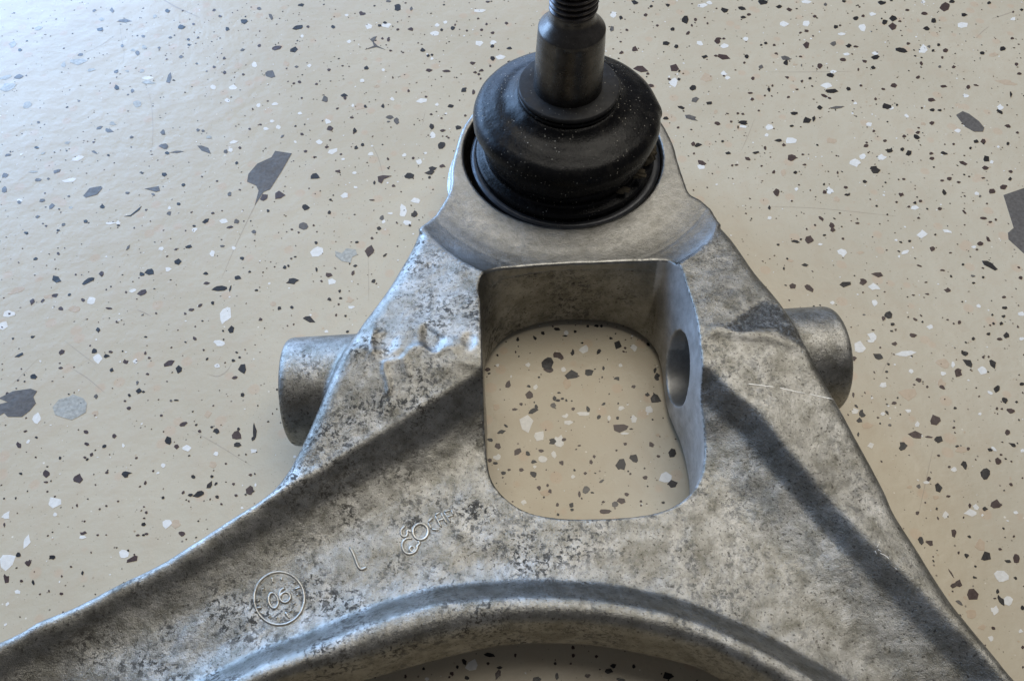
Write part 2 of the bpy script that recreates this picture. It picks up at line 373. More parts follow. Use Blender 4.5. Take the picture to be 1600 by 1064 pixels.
# volume
def smax(a, b, k):
    h = np.maximum(k - np.abs(a - b), 0) / k
    return np.maximum(a, b) + h * h * k * .25
def smin(a, b, k): return -smax(-a, -b, k)
A = np.array((-5.75, 9.82, 1.52)); B = np.array((8.50, 10.82, 1.50))       # ends of the cross bolt bosses
ax_d = (B - A) / np.linalg.norm(B - A); ABL = np.linalg.norm(B - A)
f = np.empty((len(xs), len(ys), len(zs)), np.float32)
lab = (rb < 5.3)
kround = (.55 + .0 * XX).astype(np.float32)
kround = np.where(XX < 0, .46, .34) * 1.0
kround = np.where(rb < 5.2, .12, kround).astype(np.float32)
kround = np.where((front_side) & (YY < 4), .10, kround).astype(np.float32)
for k, z in enumerate(zs):
    g = (z - T) * gn
    # slight draft: the casting widens to its parting line
    dd = d_out - .05 * max(0.0, 1 - abs(z - 1.35) / 1.2) * (XX < 20)
    dd = np.minimum(dd, np.where(rb < 5, np.hypot(XX - BX - .02, YY - BY + .35) - 3.50 + max(0, abs(z - 1.55) - .2) * 3, 9))
    dd = dd + np.where((YY < 5) & (de < 1.2), max(0.0, 1.72 - z) * .5 + .05, 0).astype(np.float32)
    body = smax(dd, g, kround)
    body = smax(body, .22 - z, .2)
    w = float(np.clip((3.1 - z) / 2.9, 0, 1))
    body = smax(body, -(d_wt * (1 - w) + d_wb * w), .06)
    # bosses
    px, py = XX - A[0], YY - A[1]; pz = z - A[2]
    s_ = px * ax_d[0] + py * ax_d[1]
    rr = np.sqrt(np.maximum(px * px + py * py - s_ * s_, 0) + pz * pz)
    boss = smax(rr - 1.41, np.abs(s_ - ABL / 2) - ABL / 2, .22)
    boss = smax(boss, -(np.minimum(d_wt, d_wb) - .0), .06)
    body = smin(body, boss, .22)
    body = smax(body, .14 - z, .05)
    body = smax(body, -(d_wt * (1 - w) + d_wb * w), .06)
    bore = np.where((s_ > 8), rr - 1.0, 9)
    bore = np.minimum(bore, np.where(s_ < 6, rr - .62, 9))
    body = smax(body, -bore, .03)
    sock = np.hypot(XX - BX, YY - BY) - (2.95 if z > .5 else 2.6)
    body = smax(body, -sock, .07)
    f[:, :, k] = body

def surface_nets(f):
    nx, ny, nz = f.shape; neg = f < 0
    c = neg[:-1, :-1, :-1].astype(np.int8)
    cnt = np.zeros((nx - 1, ny - 1, nz - 1), np.int8)
    for a in (0, 1):
        for b in (0, 1):
            for d in (0, 1): cnt += neg[a:nx - 1 + a, b:ny - 1 + b, d:nz - 1 + d]
    act = np.argwhere((cnt > 0) & (cnt < 8)); idx = np.full(cnt.shape, -1, np.int32)
    idx[act[:, 0], act[:, 1], act[:, 2]] = np.arange(len(act))
    corners = [(a, b, d) for a in (0, 1) for b in (0, 1) for d in (0, 1)]
    V = {c_: f[act[:, 0] + c_[0], act[:, 1] + c_[1], act[:, 2] + c_[2]] for c_ in corners}
    acc = np.zeros((len(act), 3)); n = np.zeros(len(act))
    for c0 in corners:
        for ax in range(3):
            if c0[ax]: continue
            c1 = list(c0); c1[ax] = 1; c1 = tuple(c1); v0, v1 = V[c0], V[c1]
            m = (v0 < 0) != (v1 < 0); t = np.where(m, v0 / np.where(m, v0 - v1, 1), 0)
            p = np.tile(np.array(c0, float), (len(act), 1)); p[:, ax] = t
            acc += p * m[:, None]; n += m
    verts = act + acc / n[:, None]
    faces = []
    for ax in range(3):
        u, v = [(1, 2), (2, 0), (0, 1)][ax]
        s0 = [slice(None)] * 3; s1 = [slice(None)] * 3; s0[ax] = slice(0, -1); s1[ax] = slice(1, None)
        cr = np.argwhere(neg[tuple(s0)] != neg[tuple(s1)])
        cr = cr[(cr[:, u] > 0) & (cr[:, v] > 0) & (cr[:, u] < f.shape[u] - 1) & (cr[:, v] < f.shape[v] - 1)]
        def ci(du, dv):
            q = cr.copy(); q[:, u] -= du; q[:, v] -= dv; return idx[q[:, 0], q[:, 1], q[:, 2]]
        q = np.stack([ci(1, 1), ci(0, 1), ci(0, 0), ci(1, 0)], 1)
        flip = ~neg[cr[:, 0], cr[:, 1], cr[:, 2]]
        q[flip] = q[flip][:, ::-1]; faces.append(q)
    return verts, np.concatenate(faces)
V_, F_ = surface_nets(f)
# gradient normals
vi = np.clip(V_, 1, np.array(f.shape) - 2.001); i0 = vi.astype(int); fr = vi - i0
def tri(p):
    i = p.astype(int); q = p - i; r = 0
    for a in (0, 1):
        for b in (0, 1):
            for c in (0, 1):
                r = r + f[i[:, 0] + a, i[:, 1] + b, i[:, 2] + c] * (q[:, 0] if a else 1 - q[:, 0]) * (q[:, 1] if b else 1 - q[:, 1]) * (q[:, 2] if c else 1 - q[:, 2])
    return r
lim = np.array(f.shape) - 1.01
Nn = np.stack([tri(np.clip(V_ + e, 0, lim)) - tri(np.clip(V_ - e, 0, lim)) for e in (np.array((.8, 0, 0)), np.array((0, .8, 0)), np.array((0, 0, .8)))], 1)
Nn /= np.maximum(np.linalg.norm(Nn, axis=1), 1e-9)[:, None]
W_ = V_ * STEP + np.array((X0, Y0, Z0))
# masks carried by the surface
ii = np.clip(((W_[:, 0] - X0) / STEP).round().astype(int), 0, len(xs) - 1); jj = np.clip(((W_[:, 1] - Y0) / STEP).round().astype(int), 0, len(ys) - 1)
rbv = rb[ii, jj]; dwv = np.minimum(d_wt, d_wb)[ii, jj]
machined = np.clip((5.36 - rbv) / .08, 0, 1) * np.clip((Nn[:, 2] - .1) * 4 + (W_[:, 2] > 2.5), 0, 1)
sv0 = (W_[:, 0] - A[0]) * ax_d[0] + (W_[:, 1] - A[1]) * ax_d[1]
rv0 = np.sqrt(np.maximum((W_[:, 0] - A[0]) ** 2 + (W_[:, 1] - A[1]) ** 2 - sv0 ** 2, 0) + (W_[:, 2] - A[2]) ** 2)
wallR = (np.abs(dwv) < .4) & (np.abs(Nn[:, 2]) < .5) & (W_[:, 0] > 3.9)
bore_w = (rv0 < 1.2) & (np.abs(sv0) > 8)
lit_wall = np.clip(wallR * np.clip(1 - (np.abs(dwv) - .2) / .2, 0, 1), 0, 1)
lit_wall = np.maximum(lit_wall, bore_w * .4); machined = np.maximum(machined, np.maximum(wallR, bore_w) * .85)  # bore walls lightened too, as if lit inside
stain = np.clip(-d_patch[ii, jj] / .12 + .3, 0, 1)
sv = (W_[:, 0] - A[0]) * ax_d[0] + (W_[:, 1] - A[1]) * ax_d[1]
rv = np.sqrt(np.maximum((W_[:, 0] - A[0]) ** 2 + (W_[:, 1] - A[1]) ** 2 - sv ** 2, 0) + (W_[:, 2] - A[2]) ** 2)
dov = d_out[ii, jj]
cls = np.zeros(len(W_), int)
cls[rbv < 5.36] = 1
near = (rv < 1.75) & (dov > .12)
cls[near & (W_[:, 0] < 0)] = 2; cls[near & (W_[:, 0] > 0)] = 3
dcv = dc[ii, jj]; fsv = front_side[ii, jj]
cls[(fsv | (dcv < .8)) & (W_[:, 1] < 6)] = 4
fc = cls[F_].max(1)

def grid_part(name, sel, parent):
    fs = F_[sel]; used, inv = np.unique(fs, return_inverse=True); fs = inv.reshape(fs.shape)
    me = bpy.data.meshes.new(name)
    me.vertices.add(len(used)); me.vertices.foreach_set('co', W_[used].astype(np.float32).ravel())
    me.loops.add(fs.size); me.loops.foreach_set('vertex_index', fs.ravel().astype(np.int32))
    me.polygons.add(len(fs)); me.polygons.foreach_set('loop_start', np.arange(0, fs.size, 4, dtype=np.int32))
    me.polygons.foreach_set('loop_total', np.full(len(fs), 4, np.int32))
    me.update(calc_edges=True); me.validate()
    me.polygons.foreach_set('use_smooth', np.ones(len(me.polygons), bool))
    for nm, arr in (('machined', machined), ('stain', stain), ('lit_wall', lit_wall)):
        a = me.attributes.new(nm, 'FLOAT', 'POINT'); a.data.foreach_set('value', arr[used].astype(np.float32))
    me.normals_split_custom_set_from_vertices(Nn[used].astype(np.float32))
    me.materials.append(M_CAST)
    o = bpy.data.objects.new(name, me); sc.collection.objects.link(o); o.parent = parent
    return o
arm = bpy.data.objects.new('control_arm', None); sc.collection.objects.link(arm)
arm['label'] = 'weathered cast aluminium control arm with black ball joint lying on the speckled floor'
arm['category'] = 'control arm'
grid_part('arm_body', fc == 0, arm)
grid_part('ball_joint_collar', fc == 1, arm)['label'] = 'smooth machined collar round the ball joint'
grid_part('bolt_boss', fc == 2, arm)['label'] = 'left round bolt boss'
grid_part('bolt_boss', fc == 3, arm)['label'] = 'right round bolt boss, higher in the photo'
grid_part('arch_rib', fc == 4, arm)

# ------------------------------------------------------------------ raised strokes on the casting
def Tz(x, y):
    i = (x - X0) / STEP; j = (y - Y0) / STEP; a, b = int(i), int(j); u, v = i - a, j - b
    return float((T[a, b] * (1 - u) + T[a + 1, b] * u) * (1 - v) + (T[a, b + 1] * (1 - u) + T[a + 1, b + 1] * u) * v)
def tube(path, r, closed=False, seg=8, flat=1.0):
    """round bead along world points, half sunk in the metal"""
    P = [Vector(p) for p in path]; vs = []; fs = []; n = len(P)
    for i, p in enumerate(P):
        a = P[i - 1] if (i > 0 or closed) else p; b = P[(i + 1) % n] if (i < n - 1 or closed) else p
        t = (b - a).normalized(); s = t.cross(Vector((0, 0, 1)))
        s = s.normalized() if s.length > 1e-6 else Vector((1, 0, 0)); u = s.cross(t)
        rr = r * (0.35 if (not closed and i in (0, n - 1)) else 1)
        for k in range(seg):
            q = 2 * math.pi * k / seg; vs.append(p + s * math.cos(q) * rr + u * math.sin(q) * rr * flat)
    for i in range(n if closed else n - 1):
        for k in range(seg):
            j = (i + 1) % n; fs.append((i * seg + k, i * seg + (k + 1) % seg, j * seg + (k + 1) % seg, j * seg + k))
    if not closed: fs.append(tuple(range(seg))[::-1]); fs.append(tuple(range((n - 1) * seg, n * seg)))
    return vs, fs
def strokes(name, lines, r, parent, mat, label=None, lift=0.0):
    vs, fs = [], []; r *= 1.05; lift -= .008
    for pts, closed in lines:
        C_ = smooth_curve([atT(*p) for p in pts], 4, closed) if len(pts) > 2 else np.array([atT(*p) for p in pts])
        if len(pts) == 2: C_ = np.array([C_[0] + (C_[1] - C_[0]) * t for t in np.linspace(0, 1, 7)])
        a, b = tube([(x, y, Tz(x, y) + lift) for x, y in C_], r, closed)
        fs += [tuple(i + len(vs) for i in q) for q in b]; vs += a
    o = mesh_obj(name, vs, fs, mat, parent)
    if label: o['label'] = label
    return o
M_LET = simple('raised_cast_lettering', (0.42, 0.41, 0.38), .95, .36, 30, .8)
c7 = lambda pts: crop(pts, 360, 770, 4.0)
def ell(cx, cy, rx, ry, tilt=0, n=20):
    t = math.radians(tilt); return c7([(cx + rx * math.cos(a) * math.cos(t) - ry * math.sin(a) * math.sin(t), cy + rx * math.cos(a) * math.sin(t) + ry * math.sin(a) * math.cos(t))
                                       for a in [2 * math.pi * k / n for k in range(n)]])
def seg2(a, b): return (c7([a, b]), False)
logo = bpy.data.objects.new('raised_logo', None); sc.collection.objects.link(logo); logo.parent = arm
logo['label'] = 'raised OCAP lettering with a curled emblem'
strokes('emblem', [(c7([(1098, 205), (1075, 222), (1066, 245), (1074, 268), (1092, 274), (1106, 258), (1104, 240), (1118, 232), (1128, 250)]), False),
                   (c7([(1138, 285), (1105, 284), (1082, 300), (1074, 330), (1084, 362), (1110, 380), (1145, 374), (1166, 352), (1168, 332), (1182, 316), (1172, 298)]), False),
                   (ell(1136, 350, 15, 16), True)], .032, logo, M_LET)
strokes('letter', [(ell(1188, 242, 47, 50), True)], .036, logo, M_LET, 'raised letter O')
strokes('letter', [seg2((1268, 150), (1236, 184)), seg2((1236, 184), (1256, 226)), seg2((1256, 226), (1302, 232))], .03, logo, M_LET, 'raised letter C')
strokes('letter', [seg2((1278, 138), (1320, 218)), seg2((1278, 138), (1314, 120)), seg2((1314, 120), (1354, 194)), seg2((1297, 174), (1334, 160))], .03, logo, M_LET, 'raised letter A')
strokes('letter', [seg2((1334, 118), (1378, 186)), seg2((1334, 118), (1382, 106)), seg2((1382, 106), (1396, 138)), seg2((1396, 138), (1352, 152))], .03, logo, M_LET, 'raised letter P')
strokes('raised_letter', [(c7([(744, 336), (766, 375), (782, 415), (798, 456), (816, 476), (836, 472), (850, 463)]), False)], .036, arm, M_LET, 'small raised letter L')
stamp = bpy.data.objects.new('date_stamp', None); sc.collection.objects.link(stamp); stamp.parent = arm
stamp['label'] = 'round raised date stamp reading 06'
strokes('stamp_ring', [(ell(305, 658, 157, 165, 0, 40), True)], .030, stamp, M_LET)
strokes('digit', [(ell(268, 672, 29, 48, -12, 16), True)], .032, stamp, M_LET, 'raised digit 0')
strokes('digit', [(c7([(343, 592), (318, 605), (306, 635), (312, 665), (335, 684), (362, 676), (375, 652), (364, 626), (340, 620), (318, 634), (311, 655)]), False)], .032, stamp, M_LET, 'raised digit 6')
for q in (((258, 525), (268, 562)), ((318, 526), (321, 548)), ((402, 601), (442, 586)), ((342, 742), (372, 786)), ((160, 718), (198, 714))): strokes('tick_mark', [seg2(*q)], .028, stamp, M_LET)
for x, y in ((420, 635), (375, 738), (290, 778), (243, 770), (400, 560), (175, 672), (160, 738), (205, 600), (400, 690)): strokes('dot_mark', [seg2((x - 3, y - 3), (x + 3, y + 3))], .036, stamp, M_LET)
strokes('scratch', [([(1166, 599), (1190, 602), (1214, 605)], False), ([(1214, 605), (1240, 611), (1262, 615)], False), ([(1262, 615), (1284, 620), (1303, 624)], False)], .018, arm, M_BRIGHT, 'bright scratch on the right pad', -.006)
strokes('scratch', [([(1254 + .8 * math.sin(y), y), (1253.5 + .8 * math.sin(y + 2), y + h)], False) for y, h in ((548, 6), (557, 11), (571, 5), (579, 9), (594, 4), (601, 13), (618, 6), (629, 4), (637, 8), (650, 4))], .009, arm, M_LET, 'faint dotted seam on the right pad', -.006)['kind'] = 'stuff'

for q in ([(1376, 842), (1373, 849), (1369, 857)], [(1371, 858), (1378, 861)], [(1372, 864), (1381, 867), (1391, 874)], [(1396, 886), (1402, 890)], [(1366, 860), (1370, 866)]): strokes('scuff', [(q, False)], .013, arm, M_BRIGHT, None, -.006)
strokes('scuff', [([(1325, 735), (1331, 742), (1333, 752)], False)], .012, arm, M_LET, None, -.004)
# ------------------------------------------------------------------ ball joint
def lathe(name, prof, mat, parent, seg=128, ox=0.0, oy=0.0, fn=None, cap=True):
    vs, fs = [], []; n = len(prof)
    for i, (r, z) in enumerate(prof):
        for k in range(seg):
            a = 2 * math.pi * k / seg; rr, zz = (r, z) if fn is None else fn(i, r, z, a)
            vs.append((BX + ox + rr * math.cos(a), BY + oy + rr * math.sin(a), zz))
    for i in range(n - 1):
        for k in range(seg): fs.append((i * seg + k, i * seg + (k + 1) % seg, (i + 1) * seg + (k + 1) % seg, (i + 1) * seg + k))
    if cap: fs.append(tuple(range(seg))[::-1]); fs.append(tuple(range((n - 1) * seg, n * seg)))
    return mesh_obj(name, vs, fs, mat, parent)
def spl(pts, n=5): return [tuple(p) for p in smooth_curve(pts, n)]
lathe('bearing_cup', spl([(2.4, .2), (2.8, .3), (2.84, 1.8), (2.84, 2.42), (2.80, 2.52), (2.70, 2.56), (2.56, 2.54), (2.50, 2.40)], 4), M_CUP, arm, ox=.08, oy=.0)
boot = bpy.data.objects.new('rubber_boot', None); sc.collection.objects.link(boot); boot.parent = arm
lathe('boot_base', spl([(2.3, 2.2), (2.62, 2.45), (2.66, 2.62), (2.62, 2.74), (2.50, 2.80), (2.38, 2.86), (2.36, 2.95), (2.40, 3.05), (2.38, 3.2), (2.25, 3.3), (2.18, 3.5), (2.1, 3.8)], 4), M_RUB, boot, ox=.05, oy=.02)
def torn(i, r, z, a):
    # the outer skirt hangs unevenly and is torn at the left and right
    w = max(0.0, (3.95 - z)) ; d = math.degrees(a) % 360
    tear = math.exp(-((d - 200) / 9) ** 2) * .50 + math.exp(-((d - 338) / 16) ** 2) * .42 + .06 * math.sin(5 * a + 1) + .035 * math.sin(13 * a) + .02 * math.sin(29 * a + 2)
    zz = z + tear * min(1, w * 1.6) + (.28 * max(0, math.cos(a - math.radians(90)))) * min(1, w)
    rr = r + (.025 * math.sin(3 * a + .5) + .012 * math.sin(17 * a)) * min(1, .3 + w) 
    rr += .06 * math.exp(-((d - 2) / 5) ** 2) * math.exp(-((z - 4.1) / .22) ** 2)
    return rr, zz
lathe('boot_skirt', spl([(2.0, 3.72), (2.2, 3.52), (2.38, 3.40), (2.50, 3.40), (2.575, 3.50), (2.61, 3.70), (2.645, 3.92), (2.64, 4.10), (2.58, 4.27), (2.44, 4.39), (2.24, 4.47), (2.0, 4.56), (1.75, 4.62), (1.55, 4.72), (1.36, 4.84), (1.0, 4.84)], 4), M_RUB, boot, fn=torn, seg=200, ox=.03)
lathe('boot_lip', spl([(1.15, 4.80), (1.30, 4.82), (1.37, 4.86), (1.38, 4.91), (1.34, 4.95), (1.2, 4.97)], 3), M_RUB, boot, ox=.03)
lathe('washer', [(.8, 4.99), (1.33, 4.99), (1.375, 5.01), (1.39, 5.04), (1.39, 5.10), (1.375, 5.13), (1.34, 5.145), (.8, 5.15)], M_WASH, arm, ox=.03)
stud = lathe('ball_stud', spl([(.93, 4.9), (.93, 5.2), (.905, 5.9), (.875, 6.6)], 3) + [(.862, 6.8), (.858, 6.93), (.845, 6.955), (.82, 6.975), (.64, 7.16), (.60, 7.20), (.565, 7.27), (.548, 7.36), (.54, 7.60)], M_STUD, arm, ox=.0)
# threads: a true helix
vs, fs = [], []; SEG = 64; pitch = .15; rows = 300; zb, zt = 7.42, 9.9
for i in range(rows):
    z = zb + (zt - zb) * i / (rows - 1)
    for k in range(SEG):
        a = 2 * math.pi * k / SEG; ph = ((z - a / (2 * math.pi) * pitch) / pitch) % 1.0
        r = .63 - .115 * abs(2 * ph - 1) ** 1.2; r = min(r, .606)
        r = min(r, .53 + max(0, (z - zb)) * 1.2)
        vs.append((BX + r * math.cos(a), BY + r * math.sin(a), z))
for i in range(rows - 1):
    for k in range(SEG): fs.append((i * SEG + k, i * SEG + (k + 1) % SEG, (i + 1) * SEG + (k + 1) % SEG, (i + 1) * SEG + k))
fs.append(tuple(range((rows - 1) * SEG, rows * SEG)))
mesh_obj('stud_thread', vs, fs, M_THR, stud)
# caked dirt where the skirt is torn on the right
def clump(cx, cy, cz, rx, ry, rz, seed):
    bm = bmesh.new(); bmesh.ops.create_icosphere(bm, subdivisions=4, radius=1); r = random.Random(seed)
    ph = [(r.uniform(2, 9), r.uniform(2, 9), r.uniform(2, 9), r.uniform(0, 6)) for _ in range(9)]
    for v in bm.verts:
        n = sum(math.sin(a * v.co.x + b * v.co.y + c * v.co.z + d) for a, b, c, d in ph) / 9
        v.co *= 1 + .55 * n; v.co = Vector((cx + v.co.x * rx, cy + v.co.y * ry, cz + v.co.z * rz))
    me = bpy.data.meshes.new('dirt_clump'); bm.to_mesh(me); bm.free(); me.materials.append(M_MUD)
    me.polygons.foreach_set('use_smooth', [True] * len(me.polygons))
    o = bpy.data.objects.new('dirt_clump', me); sc.collection.objects.link(o); o.parent = boot
for q in (((-22), 2.42, 3.35, .22, .2, .28, 1), ((-34), 2.40, 3.12, .26, .16, .12, 2), ((-50), 2.40, 3.02, .22, .12, .09, 3), ((-12), 2.5, 3.1, .16, .2, .3, 4)):
    a = math.radians(q[0]); clump(BX + .05 + q[1] * math.cos(a), BY + q[1] * math.sin(a), q[2], q[3], q[4], q[5], q[6])

# ------------------------------------------------------------------ floor
fl = mesh_obj('floor', [(-700, -400, 0), (700, -400, 0), (700, 900, 0), (-700, 900, 0)], [(0, 1, 2, 3)], M_FLOOR, None, False)
fl['kind'] = 'structure'

# flakes set in the floor: centre, width, height, turn (clockwise, deg) as they lie in the photograph, colour
def blk(ox, oy, sc_, rows): return [(ox + r[0] / sc_, oy + r[1] / sc_, r[2] / sc_, r[3] / sc_, r[4], r[5]) for r in rows]
FL = []  # dark flakes in the upper-left glare get greys: its haze painted into their colour
FL += blk(0, 0, 4, [(122,313,24,20,0,'k'),(240,178,44,28,-15,'m'),(78,278,56,32,-25,'m'),(590,68,30,18,-20,'g'),(698,66,28,30,0,'g'),(775,130,78,24,0,'g'),(627,186,46,28,0,'k'),
 (1047,70,30,24,0,'k'),(1133,171,42,32,0,'k'),(1338,66,22,16,0,'b'),(1376,104,20,16,0,'b'),(1208,152,18,12,0,'b'),(1420,182,28,26,0,'k'),(1522,134,42,32,0,'k'),(970,104,26,20,0,'m'),(636,124,36,20,0,'m'),
 (895,228,26,18,0,'g'),(1178,248,20,14,0,'k'),(1180,281,24,16,0,'k'),(1238,237,20,14,0,'b'),(1064,236,20,14,0,'g'),(995,300,18,14,0,'g'),(764,288,18,22,0,'g'),(832,314,30,18,0,'m'),(858,333,26,26,0,'g'),(900,296,30,26,10,'m'),
 (502,344,34,16,-10,'g'),(485,385,110,40,-5,'m'),(400,404,40,30,-30,'m'),(570,438,50,24,-8,'m'),(1131,357,28,20,0,'g'),(1402,366,18,18,0,'b'),(1230,398,16,12,0,'g'),(1338,420,22,14,0,'b'),(1404,453,24,20,0,'b'),(1521,467,18,14,0,'b'),
 (1516,313,28,14,-15,'g'),(726,450,28,22,-20,'g'),(795,445,28,16,0,'m'),(890,444,34,24,-40,'m'),(730,550,28,34,-20,'k'),(828,570,26,22,0,'g'),(925,515,90,28,0,'m'),(925,490,60,20,0,'w'),(1058,490,36,60,15,'g'),(50,545,90,50,-15,'m'),(120,482,50,30,0,'g'),(40,485,80,26,-10,'m'),
 (860,652,52,46,-15,'m'),(170,660,64,38,-20,'m'),(1332,548,34,30,0,'w'),(1455,550,44,34,0,'w'),(1420,630,34,30,0,'w'),(1590,405,40,34,-30,'w'),(240,765,22,16,0,'g'),(705,773,44,26,0,'m'),(620,800,36,18,-20,'g'),(682,818,58,26,15,'g'),(822,858,24,20,0,'g'),
 (1018,830,40,34,-15,'g'),(1027,915,58,34,-8,'g'),(1236,814,22,20,0,'g'),(1268,820,20,16,0,'g'),(1302,860,38,28,0,'m'),(1464,887,54,22,-12,'w'),(1270,930,90,36,30,'g'),(1044,957,32,18,0,'k'),(1110,950,70,12,-5,'g'),(1412,948,30,26,0,'g'),(1440,940,30,26,0,'w'),(1500,925,18,18,0,'b'),(1480,1018,22,22,0,'k'),
 (228,924,30,16,10,'k'),(50,970,40,20,-8,'g'),(422,894,40,18,-20,'m'),(590,952,40,14,28,'g'),(676,971,18,12,0,'k'),(270,958,40,16,-25,'m'),(490,990,70,26,-15,'w'),(100,755,0,0,0,'k'),(1560,807,18,12,0,'b'),(1420,100,0,0,0,'k')])
FL += blk(400, 0, 4, [(20,55,26,18,0,'g'),(94,108,22,42,-30,'g'),(282,32,46,22,0,'k'),(262,172,64,28,-8,'k'),(325,168,18,14,0,'b'),(480,169,28,20,0,'k'),(20,287,24,20,0,'b'),(136,300,62,26,-10,'b'),(237,311,54,32,-8,'k'),
 (664,85,38,26,0,'b'),(884,47,44,40,0,'k'),(970,56,16,26,0,'g'),(568,98,26,20,0,'w'),(710,168,46,32,0,'w'),(812,160,66,32,-12,'w'),(772,160,26,20,0,'k'),(806,143,26,14,0,'k'),(968,184,34,20,0,'b'),(886,186,20,14,0,'b'),(581,261,32,22,0,'w'),(827,250,26,22,0,'b'),(840,318,18,12,0,'b'),
 (1396,68,70,28,0,'w'),(1118,209,48,30,0,'w'),(1185,142,32,22,0,'w'),(1132,158,26,18,0,'w'),(1160,188,18,18,0,'k'),(1230,178,26,22,-20,'k'),(1244,157,12,18,0,'b'),(1410,188,18,16,0,'b'),(1478,206,20,16,0,'b'),(1565,146,22,20,0,'b'),(1318,194,14,12,0,'b'),(1440,152,16,12,0,'b'),(1388,118,14,10,0,'b'),
 (1395,270,44,34,0,'w'),(1485,268,36,26,0,'w'),(1478,290,26,26,0,'k'),(1585,303,32,18,0,'k'),(1042,314,28,26,0,'k'),(1076,350,18,18,0,'k'),(1100,344,16,14,0,'k'),(1100,368,22,18,0,'w'),(1479,366,32,26,20,'k'),(1526,360,56,30,0,'w'),(1354,397,38,20,0,'b'),(1081,440,36,22,0,'b'),(1191,445,42,18,0,'b'),
 (1370,454,26,14,0,'b'),(1410,441,24,18,0,'b'),(1392,466,20,14,0,'b'),(1403,494,14,12,0,'b'),(1505,456,22,16,0,'b'),(1464,413,14,12,0,'b'),(1585,388,26,12,0,'k'),(690,425,30,32,-20,'k'),(540,413,14,10,0,'b'),(456,437,22,18,0,'b'),(255,419,22,14,0,'g'),(192,400,40,30,0,'t'),(334,412,26,18,0,'w'),(290,228,20,18,0,'w'),
 (88,463,72,40,5,'g'),(378,526,20,14,0,'b'),(272,513,22,18,0,'b'),(237,522,20,10,-20,'b'),(664,506,30,20,0,'w'),(795,438,22,16,0,'w'),(855,485,12,14,0,'b'),(954,569,18,18,0,'b'),(757,542,36,18,0,'t'),(1302,563,40,28,-20,'k'),(1360,578,22,30,0,'b'),(1217,664,38,22,0,'k'),(1062,605,18,12,0,'b'),(1038,630,60,34,-10,'w'),(1130,654,22,16,0,'w'),
 (432,621,42,40,0,'g'),(552,598,46,22,0,'k'),(556,614,20,18,0,'b'),(285,613,14,12,0,'b'),(508,680,20,12,-20,'b'),(606,660,20,22,0,'w'),(648,668,70,56,0,'t'),(682,666,20,18,0,'k'),(794,664,18,24,0,'k'),(852,620,26,22,0,'w'),(16,660,34,26,0,'w'),(118,652,40,18,0,'w'),(274,710,28,18,0,'w'),(100,759,40,22,0,'w'),(450,760,44,34,0,'w'),(598,736,22,14,0,'b'),
 (836,732,52,28,0,'g'),(880,756,38,36,0,'g'),(828,762,28,14,0,'g'),(1095,716,22,12,0,'b'),(1160,740,14,12,0,'b'),(1308,724,16,12,0,'b'),(1098,790,30,32,0,'k'),(1166,817,36,16,0,'b'),(1264,799,38,26,5,'k'),(1104,849,30,40,0,'w'),(1203,862,14,12,0,'b'),(460,802,38,34,10,'b'),(618,814,30,30,0,'k'),(28,780,22,14,0,'b'),(288,839,24,20,0,'b'),(165,853,28,14,-40,'g'),(140,796,30,24,0,'w'),(62,806,30,20,0,'w'),(246,888,22,16,0,'w'),
 (396,890,36,32,0,'w'),(442,920,22,14,0,'b'),(310,946,22,16,0,'b'),(482,944,62,38,-10,'w'),(666,906,20,22,0,'k'),(626,924,24,22,0,'k'),(364,983,14,14,0,'b'),(718,963,32,26,0,'w'),(824,994,20,20,0,'b'),(928,970,26,20,0,'w'),(1020,1012,36,34,0,'w'),(1157,910,56,40,-15,'k'),(982,989,18,14,0,'b'),(1060,958,18,16,0,'w'),(1104,1052,44,28,0,'k'),(1164,1038,36,20,0,'b'),(546,996,22,16,0,'w'),(682,368,24,22,0,'t'),(790,242,14,14,0,'b'),(830,10,30,18,0,'g'),(1448,12,22,12,0,'b'),(1056,182,0,0,0,'w')])
